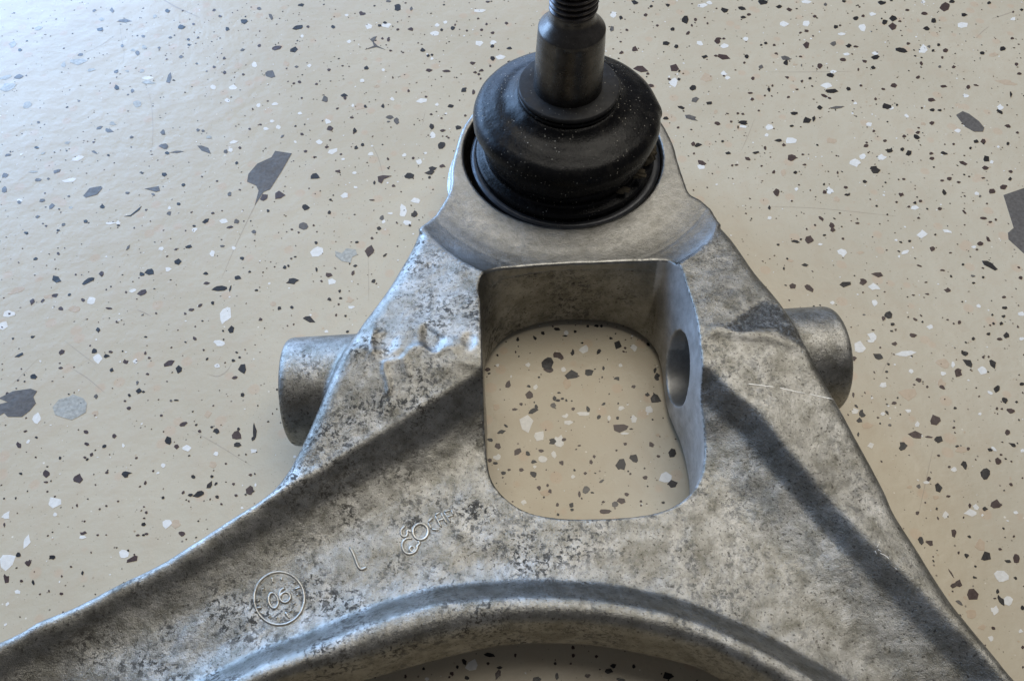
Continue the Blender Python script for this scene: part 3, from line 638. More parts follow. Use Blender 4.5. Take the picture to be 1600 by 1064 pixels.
FL += blk(900, 0, 4, [(368,16,40,28,15,'k'),(470,41,20,16,0,'k'),(575,34,26,18,0,'k'),(790,38,60,28,0,'w'),(835,20,40,20,0,'w'),(930,65,62,30,12,'k'),(1037,54,44,24,15,'k'),(1044,110,32,16,0,'k'),(1080,92,22,18,0,'b'),(1168,16,66,28,5,'k'),(1270,45,36,22,0,'k'),(1333,61,38,20,10,'b'),(1492,104,26,18,0,'b'),(434,95,22,18,0,'b'),(282,112,24,22,0,'k'),(236,92,38,34,0,'w'),(683,126,46,46,15,'k'),(748,124,20,18,0,'b'),(603,182,28,22,0,'k'),(508,161,16,14,0,'b'),(822,148,16,14,0,'b'),(225,180,24,40,0,'g'),(318,189,22,16,0,'b'),
 (1300,150,52,30,0,'w'),(1440,150,44,38,0,'w'),(1440,195,24,18,0,'b'),(1401,207,20,14,-20,'b'),(775,274,44,34,0,'w'),(1062,246,40,24,0,'w'),(930,290,44,28,0,'w'),(885,255,34,36,0,'b'),(925,243,20,14,0,'b'),(898,242,20,12,0,'b'),(700,208,30,20,-30,'b'),(724,160,14,16,0,'b'),(562,273,46,32,0,'k'),(627,291,24,24,0,'k'),(367,309,40,34,0,'b'),(282,332,30,18,-10,'b'),(803,356,34,24,0,'k'),(925,356,84,34,5,'b'),(874,350,24,12,0,'b'),(1068,354,26,26,0,'k'),(1052,393,16,14,0,'b'),(1158,282,18,12,0,'k'),(1186,270,24,16,0,'k'),(1238,283,20,14,0,'b'),(1440,284,44,34,-10,'b'),(1313,362,60,28,0,'g'),(1312,392,32,34,0,'k'),(1525,412,32,28,0,'b'),(1404,355,26,12,0,'b'),(1250,335,18,12,0,'b'),(1155,418,30,24,0,'g'),(1410,410,12,18,0,'g'),
 (405,432,92,32,10,'b'),(450,462,22,14,0,'b'),(616,427,54,44,0,'b'),(646,444,18,18,0,'k'),(820,488,80,54,0,'t'),(922,460,40,26,20,'w'),(948,486,38,24,10,'w'),(610,518,56,54,0,'w'),(583,497,22,16,0,'b'),(642,496,20,20,0,'k'),(1368,404,34,14,0,'t'),(1106,490,20,20,0,'b'),(1322,484,20,14,0,'b'),(1463,490,22,18,0,'k'),(1411,508,18,20,0,'b'),(1590,472,44,24,10,'k'),(1568,536,50,32,0,'w'),(468,536,36,22,12,'b'),(732,551,38,32,-10,'k'),(744,622,42,40,0,'g'),(656,672,44,20,20,'k'),(836,645,44,22,0,'k'),(1206,560,20,24,0,'k'),(1228,536,14,14,0,'b'),(1382,560,22,12,0,'b'),(1088,582,28,12,0,'b'),(1101,621,20,18,0,'b'),(1180,598,14,10,0,'b'),(1327,607,20,16,0,'b'),(1552,600,42,18,20,'b'),(1525,674,30,24,0,'k'),(1586,572,36,22,0,'k'),
 (722,738,82,28,18,'g'),(562,741,40,20,0,'k'),(882,771,38,22,10,'b'),(970,761,16,14,0,'b'),(1048,767,60,26,3,'k'),(1042,792,46,22,0,'w'),(1012,796,10,20,0,'k'),(1209,797,40,32,0,'w'),(1190,846,26,18,0,'w'),(1366,708,46,24,0,'k'),(1445,752,64,36,-10,'k'),(1486,744,20,34,0,'k'),(1348,789,30,14,0,'k'),(1010,709,16,14,0,'b'),(1043,714,18,12,0,'b'),(1142,692,14,12,0,'b'),(638,798,18,12,0,'b'),(872,700,24,26,0,'t'),
 (732,900,28,26,0,'b'),(766,909,48,26,0,'k'),(916,884,20,16,0,'k'),(952,958,34,16,0,'k'),(1126,955,48,18,0,'k'),(1182,926,18,22,0,'b'),(1268,878,42,22,0,'k'),(1298,906,22,18,0,'b'),(1345,880,76,44,0,'w'),(1074,994,38,18,25,'b'),(788,1018,66,30,25,'b'),(782,1040,56,34,0,'w'),(1350,987,52,44,15,'b'),(1418,966,18,12,0,'b'),(1005,1031,22,12,0,'b'),(976,1034,14,16,0,'b'),(737,960,14,12,0,'b'),(1160,1038,14,14,0,'b'),(1580,880,30,36,0,'t'),(1430,1030,24,14,0,'b')])
FL += blk(1200, 0, 4, [(474,10,26,16,0,'k'),(358,30,24,22,0,'g'),(240,12,60,24,0,'w'),(572,45,20,12,0,'b'),(712,17,50,26,0,'k'),(771,4,20,10,0,'k'),(872,64,28,14,0,'b'),(1107,45,70,46,-5,'b'),(1149,10,30,22,0,'k'),(1383,19,28,18,0,'k'),(970,14,30,24,0,'w'),(978,86,34,22,0,'b'),(548,113,32,26,0,'k'),(595,101,24,14,0,'b'),(654,90,40,20,0,'w'),(778,116,46,32,10,'k'),(730,138,34,36,0,'k'),(783,167,50,46,0,'b'),(710,117,14,12,0,'k'),(824,134,20,12,0,'b'),(1035,131,32,28,10,'k'),(992,181,36,26,0,'k'),(937,128,24,20,0,'t'),(1215,158,72,38,0,'w'),(1222,95,38,24,0,'k'),(1535,120,32,26,0,'w'),(1532,76,14,12,0,'b'),(1585,62,20,14,0,'k'),
 (424,168,34,24,0,'k'),(450,160,16,12,0,'b'),(590,176,50,40,10,'w'),(410,272,36,32,-30,'g'),(504,288,32,22,0,'k'),(549,292,34,12,5,'b'),(460,215,50,20,0,'w'),(492,340,40,16,0,'w'),(673,358,44,28,0,'k'),(670,336,36,20,0,'w'),(831,315,68,26,8,'k'),(876,273,22,16,0,'b'),(972,308,60,52,15,'w'),(1007,292,20,20,0,'g'),(1067,282,26,20,0,'k'),(1032,317,18,14,0,'k'),(1110,316,32,26,0,'b'),(1090,360,18,14,0,'b'),(1339,334,32,26,15,'k'),(1463,304,46,30,0,'k'),(1528,241,22,14,0,'b'),(1410,345,60,26,0,'t'),(1160,420,26,18,0,'b'),(1073,418,22,18,0,'g'),(1553,402,24,22,0,'b'),(1572,461,30,16,0,'b'),(958,398,22,24,0,'b'),(469,375,36,24,15,'b'),(604,384,34,18,5,'b'),(658,424,30,20,20,'k'),(564,436,12,20,0,'b'),(392,472,44,26,10,'k'),(408,450,36,20,0,'w'),(938,484,26,18,0,'b'),
 (365,538,56,32,0,'w'),(396,570,72,26,0,'k'),(350,600,36,16,20,'b'),(384,614,28,12,20,'b'),(503,557,36,24,0,'k'),(581,535,18,14,0,'b'),(720,558,30,14,15,'b'),(786,535,42,28,0,'b'),(1095,542,40,18,0,'b'),(1252,545,28,22,0,'b'),(1300,534,30,10,5,'b'),(1518,590,14,34,0,'k'),(1490,515,120,34,8,'t'),(1238,600,34,28,0,'w'),(1020,625,40,28,10,'b'),(672,618,18,16,0,'b'),(740,668,54,40,0,'k'),(770,676,40,24,0,'w'),(807,657,16,16,0,'k'),(325,674,32,24,0,'k'),(430,674,100,16,-5,'g'),(547,646,26,20,0,'w'),(1028,688,28,18,0,'k'),(1073,690,26,12,0,'k'),(962,676,16,12,0,'b'),(1450,700,44,20,30,'k'),(1452,672,34,30,0,'w'),(1500,788,40,22,10,'b'),
 (632,777,48,26,0,'w'),(866,725,32,20,30,'w'),(1188,818,36,22,0,'w'),(970,774,34,20,0,'t'),(1025,770,32,20,-20,'b'),(662,820,18,14,0,'b'),(852,852,26,16,0,'b'),(937,828,28,20,0,'b'),(927,856,44,26,15,'k'),(730,881,26,16,0,'b'),(611,911,28,22,0,'b'),(755,944,44,28,0,'k'),(840,935,34,22,10,'k'),(880,956,44,34,20,'k'),(1302,888,38,24,0,'k'),(1350,886,40,30,0,'b'),(1020,960,22,16,0,'b'),(1025,991,32,20,0,'b'),(1102,957,50,16,10,'k'),(1366,992,42,38,0,'k'),(1500,898,20,18,0,'k'),(1266,926,16,14,0,'k'),(400,882,56,34,0,'t'),(543,1018,68,44,0,'w'),(712,982,46,34,0,'w'),(594,980,40,30,0,'w'),(670,1056,60,30,10,'k'),(1360,1048,38,24,0,'b'),(1220,1020,50,26,20,'b'),(1160,902,16,14,0,'b'),(1440,920,20,16,0,'w'),(1398,1016,26,22,0,'w'),(1558,830,20,16,0,'b')])
FL += blk(0, 266, 4, [(30,32,36,26,-10,'g'),(238,60,38,20,0,'g'),(303,54,20,14,0,'g'),(205,10,60,16,0,'m'),(355,8,50,26,-15,'g'),(27,121,34,40,10,'g'),(120,203,26,22,0,'g'),(122,190,30,20,0,'w'),(262,190,42,22,-8,'g'),(321,228,50,30,-40,'g'),(430,64,90,26,-5,'w'),(444,233,26,14,0,'m'),(430,163,18,12,0,'g'),(638,228,28,22,0,'k'),(796,143,28,18,0,'g'),(1025,27,30,24,0,'k'),(1144,92,26,22,20,'k'),(957,152,24,14,20,'g'),(1434,150,26,24,20,'g'),(1116,211,24,18,10,'k'),(1055,268,26,36,-15,'g'),(1060,236,24,22,0,'w'),(1284,318,46,26,-40,'k'),(1330,268,22,14,0,'b'),(233,292,32,16,-25,'g'),(396,340,26,20,-20,'g'),(363,377,24,14,0,'k'),(163,392,28,20,0,'k'),(535,321,26,20,15,'k'),(690,332,70,20,-5,'w'),(738,330,28,26,0,'w'),(740,345,20,12,0,'k'),
 (1213,349,22,12,10,'k'),(1216,376,36,32,0,'w'),(1396,320,50,30,0,'w'),(1478,320,34,26,-20,'g'),(1440,356,44,14,-5,'b'),(1180,478,38,18,-10,'k'),(1100,495,24,12,-25,'b'),(1008,494,40,26,0,'w'),(1328,520,36,34,0,'w'),(1388,474,34,16,-10,'g'),(1588,385,26,28,0,'g'),(1460,486,24,22,0,'w'),(800,484,14,34,35,'g'),(223,553,32,18,-25,'k'),(364,521,22,16,50,'b'),(350,678,64,38,8,'k'),(550,692,90,24,-28,'k'),(633,648,34,28,-20,'b'),(935,633,56,46,-10,'k'),(886,650,32,26,-30,'k'),(890,764,54,40,-15,'b'),(1115,574,46,38,-10,'k'),(1050,620,40,34,0,'w'),(1287,645,32,16,0,'k'),(1292,706,34,18,-5,'b'),(1376,737,90,34,-4,'k'),(1439,740,14,40,15,'k'),(1485,672,46,24,5,'k'),(1512,550,26,20,0,'k'),(1560,634,18,14,-20,'k'),
 (100,755,110,34,-20,'t'),(345,784,50,22,-10,'b'),(310,790,90,26,-5,'t'),(200,820,32,38,20,'b'),(266,816,28,18,-45,'b'),(379,864,34,22,5,'b'),(470,868,70,34,0,'t'),(518,811,22,22,0,'b'),(568,818,50,46,-25,'w'),(680,863,40,12,5,'b'),(829,752,36,24,-10,'w'),(55,898,76,40,-10,'w'),(20,970,60,50,0,'w'),(1157,894,20,18,0,'b'),(1199,872,30,18,-10,'b'),(1250,845,34,18,-20,'b'),(1329,829,22,20,-30,'k'),(1410,905,60,90,20,'w'),(1445,1000,34,50,15,'k'),(614,997,26,30,-10,'k'),(202,1041,30,18,-20,'k'),(910,1041,18,12,0,'k'),(975,894,16,12,0,'b'),(728,947,12,14,0,'b'),(788,762,14,12,0,'b'),(1215,1050,30,18,30,'b')])
FL += blk(350, 266, 4, [(248,172,46,38,-30,'b'),(275,254,18,18,0,'k'),(512,231,42,34,15,'k'),(566,36,62,44,10,'k'),(710,6,36,20,0,'b'),(815,18,26,16,0,'w'),(821,106,28,20,0,'w'),(940,80,16,22,0,'k'),(752,158,50,36,0,'w'),(667,185,18,16,0,'k'),(658,264,26,20,-10,'k'),(925,187,32,10,0,'b'),(1060,98,22,14,0,'b'),(1155,36,60,34,0,'k'),(1290,12,60,28,-10,'k'),(1284,45,18,18,0,'k'),(1198,192,52,34,0,'w'),(1118,256,50,70,-10,'w'),(1187,272,38,34,-10,'k'),(1146,326,44,36,0,'w'),(1161,345,16,16,0,'k'),(1043,270,34,16,0,'w'),(987,300,26,34,0,'g'),(998,322,24,22,0,'w'),(1080,329,16,12,50,'b'),(969,364,30,22,0,'k'),(925,425,18,14,0,'b'),(830,450,22,14,-10,'k'),
 (495,350,54,50,0,'g'),(560,345,16,12,0,'b'),(422,370,18,12,0,'b'),(576,453,24,24,0,'k'),(580,508,86,64,-15,'w'),(914,506,60,66,0,'b'),(1005,532,38,14,-30,'k'),(820,598,26,14,-15,'k'),(806,642,20,30,25,'b'),(578,620,14,30,-10,'k'),(655,654,36,30,10,'b'),(676,697,64,40,0,'w'),(609,693,18,12,10,'b'),(427,694,64,34,-10,'k'),(378,607,20,20,0,'k'),(401,598,16,16,0,'k'),(445,541,18,12,0,'k'),(420,552,14,12,0,'b'),(935,692,32,20,-25,'k'),(723,755,18,18,0,'k'),(728,799,20,14,0,'k'),(658,806,30,20,15,'k'),(716,838,16,14,0,'b'),(797,856,42,24,0,'w'),(346,861,30,24,0,'k'),(424,857,20,18,-20,'k'),(203,750,22,12,0,'k'),(527,932,74,40,20,'k'),(759,910,16,16,0,'k'),(700,905,14,20,0,'b'),(227,932,28,18,-15,'b'),(784,812,44,34,0,'t'),(640,1008,24,20,0,'w'),(310,835,46,30,0,'t'),(20,900,70,90,20,'w'),(112,550,26,20,0,'k')])
FL += blk(1200, 266, 4, [(36,12,22,20,-30,'b'),(170,15,24,18,0,'k'),(95,14,40,40,0,'t'),(436,14,12,18,0,'b'),(55,142,38,44,-10,'b'),(350,88,14,16,0,'k'),(356,138,32,26,10,'b'),(387,130,44,46,0,'w'),(485,108,28,16,0,'b'),(495,153,38,14,0,'k'),(178,118,22,22,0,'w'),(148,192,16,12,0,'b'),(605,72,30,24,10,'k'),(672,6,56,28,0,'k'),(849,56,22,12,0,'b'),(832,152,34,24,0,'b'),(430,184,40,36,0,'t'),(8,235,20,24,0,'k'),(8,298,24,26,0,'w'),(334,302,36,20,35,'b'),(399,346,30,40,-5,'b'),(404,372,32,24,0,'b'),(450,268,14,10,0,'b'),(560,332,26,16,15,'b'),(242,368,14,14,0,'b'),(259,435,58,48,0,'b'),(170,445,52,18,5,'k'),(206,432,16,14,0,'k'),(64,465,20,12,0,'k'),(352,405,20,14,10,'k'),(465,516,60,46,0,'w'),(328,464,26,16,0,'w'),
 (918,204,22,16,0,'k'),(952,192,20,16,0,'b'),(916,234,50,28,0,'w'),(880,228,20,12,0,'b'),(803,200,16,12,0,'b'),(1103,138,34,42,-15,'k'),(1134,54,34,24,0,'b'),(1090,65,26,12,0,'b'),(1192,75,28,14,10,'b'),(1346,49,26,10,0,'b'),(1517,10,28,18,20,'b'),(1513,55,22,20,0,'k'),(1474,107,42,34,5,'b'),(1398,132,54,30,20,'b'),(1306,148,34,24,0,'w'),(1326,162,18,14,0,'g'),(1076,240,24,18,0,'b'),(941,299,18,12,10,'b'),(1228,262,34,12,45,'b'),(1347,300,40,20,5,'b'),(1391,323,26,14,5,'b'),(1424,310,16,14,0,'b'),(1258,40,14,10,0,'b'),(1368,209,14,10,0,'b'),
 (966,400,66,40,5,'w'),(1045,401,16,14,0,'k'),(1120,382,50,18,15,'w'),(830,450,20,12,20,'k'),(886,444,18,16,0,'k'),(1376,430,34,22,50,'b'),(1325,457,36,24,10,'b'),(1290,480,32,20,0,'w'),(1307,496,16,12,0,'b'),(1027,492,34,32,0,'b'),(1140,516,18,10,0,'b'),(742,500,12,10,0,'b'),(860,510,50,20,-25,'w'),(820,540,16,18,0,'w'),(1384,590,126,36,32,'k'),(943,596,34,10,20,'b'),(1218,588,16,14,0,'k'),(1090,625,36,12,0,'b'),(1282,660,28,14,5,'g'),(1346,668,16,14,0,'k'),(1286,704,18,12,0,'k'),(1580,672,30,20,-10,'b'),(1123,747,42,26,10,'b'),(996,774,26,12,10,'b'),(578,514,40,26,0,'t'),(140,565,34,20,0,'t'),(232,593,38,20,0,'k'),(100,614,14,22,0,'k'),(988,700,20,10,0,'b'),(910,780,20,10,0,'b'),
 (155,724,38,34,0,'b'),(257,736,60,30,38,'b'),(484,712,74,36,-8,'k'),(594,695,46,36,0,'b'),(686,654,72,32,10,'b'),(664,730,66,50,10,'w'),(668,827,38,38,0,'w'),(402,828,26,18,0,'w'),(752,905,44,50,-10,'k'),(722,925,30,28,0,'b'),(780,962,24,22,10,'k'),(798,995,14,10,0,'b'),(922,932,30,14,30,'b'),(966,948,14,12,0,'k'),(877,916,14,10,0,'b'),(1014,980,40,28,0,'w'),(1482,858,34,24,0,'k'),(1402,903,14,14,0,'k'),(1473,912,24,16,0,'k'),(1456,958,24,20,0,'k'),(1196,950,22,20,0,'b'),(1123,934,16,10,0,'b'),(1475,793,22,14,-10,'b'),(1318,850,28,22,0,'w'),(1585,898,34,30,10,'w'),(908,1031,46,24,10,'b'),(1378,1022,26,18,-20,'k'),(1492,1030,36,38,0,'k'),(650,1040,64,46,0,'w'),(1284,1052,20,20,0,'k'),(1450,1056,40,18,0,'b'),(1562,978,16,14,0,'b'),(1388,968,14,12,0,'b'),(1585,1055,34,20,0,'w'),(560,905,0,0,0,'k')])
FL += blk(0, 532, 4, [(122,91,56,22,-25,'k'),(382,70,48,36,0,'b'),(588,66,38,30,-55,'k'),(612,112,48,54,0,'w'),(664,96,38,26,0,'k'),(691,70,26,16,0,'b'),(784,132,32,26,-10,'b'),(207,226,38,30,0,'k'),(697,183,28,22,-15,'k'),(378,170,24,16,0,'b'),(907,80,18,24,30,'b'),(932,108,20,16,0,'b'),(1057,145,70,44,-35,'b'),(1121,181,42,46,0,'k'),(850,130,34,30,0,'w'),(923,209,22,14,0,'b'),(1515,174,50,62,10,'k'),(1511,180,18,16,0,'w'),(1465,231,34,18,-8,'b'),(1367,18,66,44,0,'w'),(1458,125,20,18,0,'k'),(1479,74,18,12,0,'k'),(1497,105,18,14,0,'k'),(1357,160,32,24,0,'w'),(1272,58,16,14,0,'b'),(1516,338,26,28,0,'k'),
 (868,313,38,32,0,'k'),(895,320,18,16,0,'k'),(807,340,24,20,0,'k'),(858,264,18,26,15,'g'),(805,421,28,22,0,'b'),(780,378,18,14,0,'b'),(1101,372,26,12,0,'k'),(1068,376,16,14,0,'g'),(600,348,26,26,0,'g'),(230,488,50,60,15,'w'),(596,452,40,40,0,'t'),(1146,522,56,30,-15,'b'),(1007,467,18,14,0,'b'),(1300,460,44,36,0,'t'),(1248,566,20,20,0,'b'),(1323,540,20,12,-10,'k'),(1351,566,44,30,-5,'k'),(1478,596,62,56,10,'b'),(1482,650,44,36,0,'k'),(1490,552,20,18,0,'k'),(1590,565,24,90,0,'k'),(1580,614,22,22,0,'k'),(1584,692,40,34,0,'w'),(157,566,22,14,-15,'b'),(227,605,16,14,0,'k'),(117,655,28,36,-20,'b'),(175,632,34,22,-40,'w'),(536,571,28,24,10,'b'),(711,594,36,26,-15,'b'),(541,646,30,20,10,'b'),(652,660,28,20,-30,'k'),(571,712,18,24,20,'b'),(531,731,26,14,-5,'b'),(374,733,18,22,10,'k'),(223,729,14,10,0,'b'),
 (1051,626,42,48,0,'k'),(1104,662,28,28,0,'b'),(1166,672,54,38,0,'w'),(1350,706,32,32,0,'w'),(770,655,16,22,0,'w'),(1330,772,50,36,0,'t'),(1411,769,14,12,0,'b'),(289,830,46,42,0,'b'),(287,883,28,12,0,'b'),(128,831,22,16,0,'k'),(484,860,54,56,0,'b'),(667,825,20,16,-10,'b'),(789,832,58,40,0,'k'),(907,887,16,28,15,'b'),(1208,851,30,26,0,'k'),(1324,849,20,18,0,'k'),(1310,903,54,28,-50,'k'),(1243,959,62,34,-15,'k'),(1190,964,30,26,-20,'k'),(1144,949,30,18,-40,'b'),(1018,982,20,18,30,'k'),(1356,977,22,22,0,'k'),(1382,1021,14,14,0,'b'),(1474,967,20,18,0,'b'),(1560,934,48,52,10,'b'),(1564,838,18,18,0,'b'),(1592,832,10,12,0,'k'),(340,1010,70,72,30,'w'),(737,1003,14,10,0,'b'),(900,1037,16,10,0,'b'),(1020,780,26,24,0,'w')])
FL += blk(1200, 532, 4, [(576,45,70,66,15,'w'),(650,4,50,20,0,'w'),(688,98,54,38,15,'k'),(538,112,30,28,0,'b'),(516,157,22,20,0,'b'),(788,18,32,26,0,'b'),(855,80,110,32,-5,'w'),(720,276,40,46,0,'w'),(896,190,28,24,0,'w'),(943,248,34,32,0,'b'),(996,288,16,14,0,'b'),(1088,290,44,20,35,'b'),(1085,270,50,60,0,'t'),(1232,82,42,32,10,'k'),(1255,141,74,40,40,'k'),(1158,152,24,40,-20,'w'),(1190,198,52,56,0,'b'),(1097,204,42,26,0,'w'),(1347,104,16,16,0,'b'),(1379,102,14,14,0,'b'),(1407,148,78,34,55,'k'),(1342,188,58,52,0,'w'),(1432,300,34,44,0,'k'),(1586,271,30,22,0,'k'),(1481,371,46,32,40,'k'),(1518,438,52,30,20,'b'),(1431,424,16,18,0,'b'),(1462,426,18,12,0,'b'),(1554,383,16,16,0,'k'),(1090,140,90,50,25,'t'),(880,330,120,70,10,'t'),
 (534,339,14,30,0,'b'),(811,358,14,12,0,'k'),(789,390,30,22,0,'b'),(552,409,28,12,45,'k'),(588,457,40,48,-10,'k'),(548,442,46,40,0,'w'),(575,500,42,30,15,'k'),(744,450,28,14,50,'k'),(719,458,28,24,0,'w'),(876,438,34,24,0,'w'),(563,586,14,26,0,'k'),(1051,498,72,64,25,'b'),(1170,422,22,16,0,'k'),(1163,542,18,16,0,'b'),(923,592,80,44,10,'b'),(1068,616,52,46,10,'k'),(843,660,62,50,-10,'k'),(1006,602,40,12,5,'b'),(643,654,36,36,0,'w'),(620,530,70,34,0,'t'),(1183,660,20,14,0,'k'),(1253,676,22,18,0,'b'),(1389,682,38,26,20,'k'),(1412,676,40,20,40,'w'),(1067,718,22,18,0,'b'),(1496,571,36,32,15,'b'),(1530,651,46,20,28,'k'),(1439,751,44,36,0,'b'),(1457,712,18,12,0,'b'),(1227,778,40,54,0,'k'),(1162,803,38,30,0,'w'),(1133,789,18,16,0,'b'),(1357,832,70,62,0,'k'),(1006,865,26,28,0,'b'),(990,884,36,20,0,'w'),(1066,918,60,38,65,'k'),(942,910,34,24,0,'g'),(886,916,36,22,0,'t'),
 (1126,972,26,14,-10,'b'),(1517,897,26,16,35,'b'),(1426,1024,62,50,10,'b'),(1262,1030,20,28,0,'b'),(1300,1042,36,32,0,'w'),(1357,1052,30,24,0,'k'),(1050,978,40,28,0,'t'),(1320,348,16,12,0,'b'),(1210,680,80,50,0,'t'),(1326,460,20,16,0,'w'),(1592,688,26,20,0,'w'),(1476,936,10,10,0,'k'),(983,1012,14,12,30,'b'),(1390,326,34,18,25,'w'),(934,525,26,34,0,'w')])
FL += blk(1200, 798, 4, [(933,12,24,26,0,'b'),(1063,45,12,20,-20,'b'),(1110,26,52,42,10,'w'),(1163,136,36,44,-15,'b'),(957,182,32,54,-25,'k'),(1012,197,48,32,25,'b'),(1192,260,14,22,15,'b'),(1241,277,32,28,0,'k'),(1361,282,60,60,10,'k'),(1330,215,90,70,0,'t'),(1556,294,44,62,0,'b'),(1502,314,40,22,20,'k'),(1450,240,26,14,15,'b'),(1537,159,16,14,0,'b'),(1292,415,30,16,25,'k'),(1460,410,90,80,10,'w'),(1547,417,26,20,20,'k'),(1145,388,62,10,60,'b'),(1192,454,42,46,0,'b'),(1160,464,36,30,0,'b'),(1281,518,68,74,0,'b'),(1436,502,20,32,10,'k'),(1459,559,72,36,65,'k'),(1419,545,22,12,0,'b'),(1500,560,60,50,0,'w'),(1418,622,50,48,10,'w'),(1592,604,22,28,0,'k'),(1196,574,50,24,40,'g'),(1409,731,20,24,-40,'b'),(1578,750,28,26,30,'w'),(1394,794,34,34,0,'w'),(1592,850,22,26,0,'b'),(1595,975,16,18,0,'b'),(1270,640,60,60,0,'t'),(1340,725,50,40,0,'t'),(1550,10,30,22,0,'w'),(1265,12,70,40,0,'w')])
FL += blk(0, 750, 4, [(42,218,60,40,-30,'w'),(26,278,14,26,0,'b'),(168,382,46,80,25,'w'),(521,329,42,20,-8,'b'),(518,356,44,28,0,'w'),(611,341,18,12,0,'b'),(895,275,26,26,0,'k'),(900,237,16,12,0,'b'),(860,343,28,14,0,'b'),(896,342,18,14,0,'k'),(915,335,28,14,0,'b'),(1045,270,56,64,30,'w'),(1105,270,60,56,0,'t'),(1135,332,38,28,0,'b'),(325,480,42,26,-8,'k'),(174,518,34,48,0,'b'),(113,464,30,28,-20,'k'),(775,462,52,56,30,'w'),(825,494,90,40,-25,'b'),(800,439,16,16,0,'k'),(38,612,36,52,-5,'b'),(45,515,100,80,-40,'w'),(206,637,18,28,-10,'k'),(133,628,20,20,0,'b'),(515,579,14,24,15,'k'),(110,696,44,26,0,'w'),(443,540,16,12,0,'b'),(305,692,12,16,0,'b'),(345,215,26,22,0,'w'),(665,160,14,14,0,'b'),(480,157,16,18,0,'b')])
FL += blk(740, 490, 3.224, [(232,76,20,14,10,'k'),(348,99,26,18,10,'k'),(307,122,26,14,45,'k'),(222,128,16,20,0,'k'),(420,78,28,14,5,'k'),(467,98,24,22,20,'w'),(511,90,14,14,0,'k'),(460,112,22,8,0,'k'),(548,148,18,10,0,'k'),(575,63,16,12,0,'k'),(620,62,22,12,0,'k'),(645,62,16,12,0,'k'),(692,124,16,12,20,'k'),(727,157,38,40,0,'k'),(805,170,32,36,0,'w'),(880,156,18,16,40,'k'),(557,182,48,44,0,'w'),(498,197,20,32,0,'k'),(630,189,22,32,20,'k'),(425,211,66,34,30,'b'),(374,252,56,64,0,'k'),(378,284,50,30,15,'b'),(495,311,74,42,-5,'k'),(583,297,50,38,-10,'k'),(654,275,14,20,0,'k'),(723,327,26,22,0,'k'),(806,366,20,20,0,'b'),(452,283,24,26,0,'w'),(273,256,26,24,0,'w'),(121,260,20,14,0,'w'),(69,281,28,18,-10,'b'),(120,210,14,12,0,'k'),(171,358,26,36,25,'b'),(281,408,36,36,0,'b'),(407,425,22,28,0,'k'),(425,437,20,14,0,'k'),(447,428,20,14,0,'k'),(468,436,12,14,0,'k'),(429,398,18,8,0,'k'),(400,462,30,30,0,'g'),(300,490,48,22,-20,'k'),(316,470,18,26,0,'k'),(206,482,28,14,0,'b'),(240,455,18,14,0,'b'),(313,370,24,26,0,'w'),(278,365,20,12,0,'k'),(330,320,12,10,0,'k'),(114,470,34,34,0,'t'),
 (876,408,22,18,0,'k'),(918,428,50,52,10,'k'),(925,318,30,34,0,'k'),(914,285,20,26,0,'k'),(576,480,18,28,-10,'k'),(550,504,66,24,3,'w'),(458,517,28,16,0,'w'),(473,549,52,26,0,'w'),(502,479,18,16,0,'b'),(630,520,22,22,-20,'k'),(657,455,22,14,-20,'k'),(745,475,32,26,0,'w'),(682,525,16,22,0,'w'),(725,525,18,16,0,'k'),(808,530,32,38,0,'w'),(884,485,40,34,0,'w'),(741,576,76,40,3,'b'),(760,603,36,12,0,'w'),(794,580,18,8,0,'k'),(267,551,64,72,-10,'w'),(332,616,62,46,-12,'w'),(140,596,36,20,-20,'k'),(162,564,24,12,40,'k'),(83,635,24,20,5,'k'),(121,664,32,34,0,'b'),(395,642,32,30,0,'k'),(430,640,44,60,0,'w'),(456,634,24,16,0,'b'),(220,692,40,34,-40,'b'),(338,689,26,14,5,'b'),(274,704,22,20,45,'k'),(121,722,38,36,0,'w'),(81,739,20,24,0,'b'),(110,752,28,12,5,'k'),(301,746,28,18,5,'k'),(349,731,40,32,0,'w'),(404,708,28,32,0,'w'),(443,750,22,26,15,'b'),(151,803,26,20,5,'k'),(240,786,22,18,10,'b'),(301,809,38,26,15,'k'),(308,770,16,14,0,'w'),(178,785,20,12,0,'b'),(593,746,18,18,0,'b'),(608,719,16,14,0,'b'),(764,655,22,14,0,'b'),(897,660,20,32,-25,'b'),(807,729,40,46,-40,'k'),(743,764,44,62,10,'k'),(1001,699,48,42,20,'k'),(970,822,72,56,10,'w'),(1002,857,48,38,15,'k'),(866,823,24,18,0,'b'),
 (645,843,36,14,-35,'g'),(568,886,34,42,25,'g'),(533,908,16,28,0,'b'),(330,877,24,26,0,'b'),(373,864,16,12,0,'b'),(386,894,18,22,-20,'b'),(771,909,22,20,0,'b'),(712,958,40,34,0,'g'),(744,943,36,34,0,'b'),(662,994,56,22,0,'b'),(493,962,22,26,0,'k'),(496,987,18,14,0,'k'),(423,961,16,20,20,'b'),(253,951,26,26,0,'w'),(654,947,18,14,0,'b'),(954,950,18,14,0,'k'),(843,944,14,10,0,'b'),(563,802,14,16,0,'b'),(790,806,12,12,0,'b'),(533,664,18,10,0,'b'),(500,820,22,18,0,'w'),(740,260,24,20,0,'w'),(648,320,8,10,0,'k'),(470,355,40,50,0,'t'),(360,905,50,40,0,'t'),(930,610,22,18,0,'t'),(720,688,12,10,0,'b')])
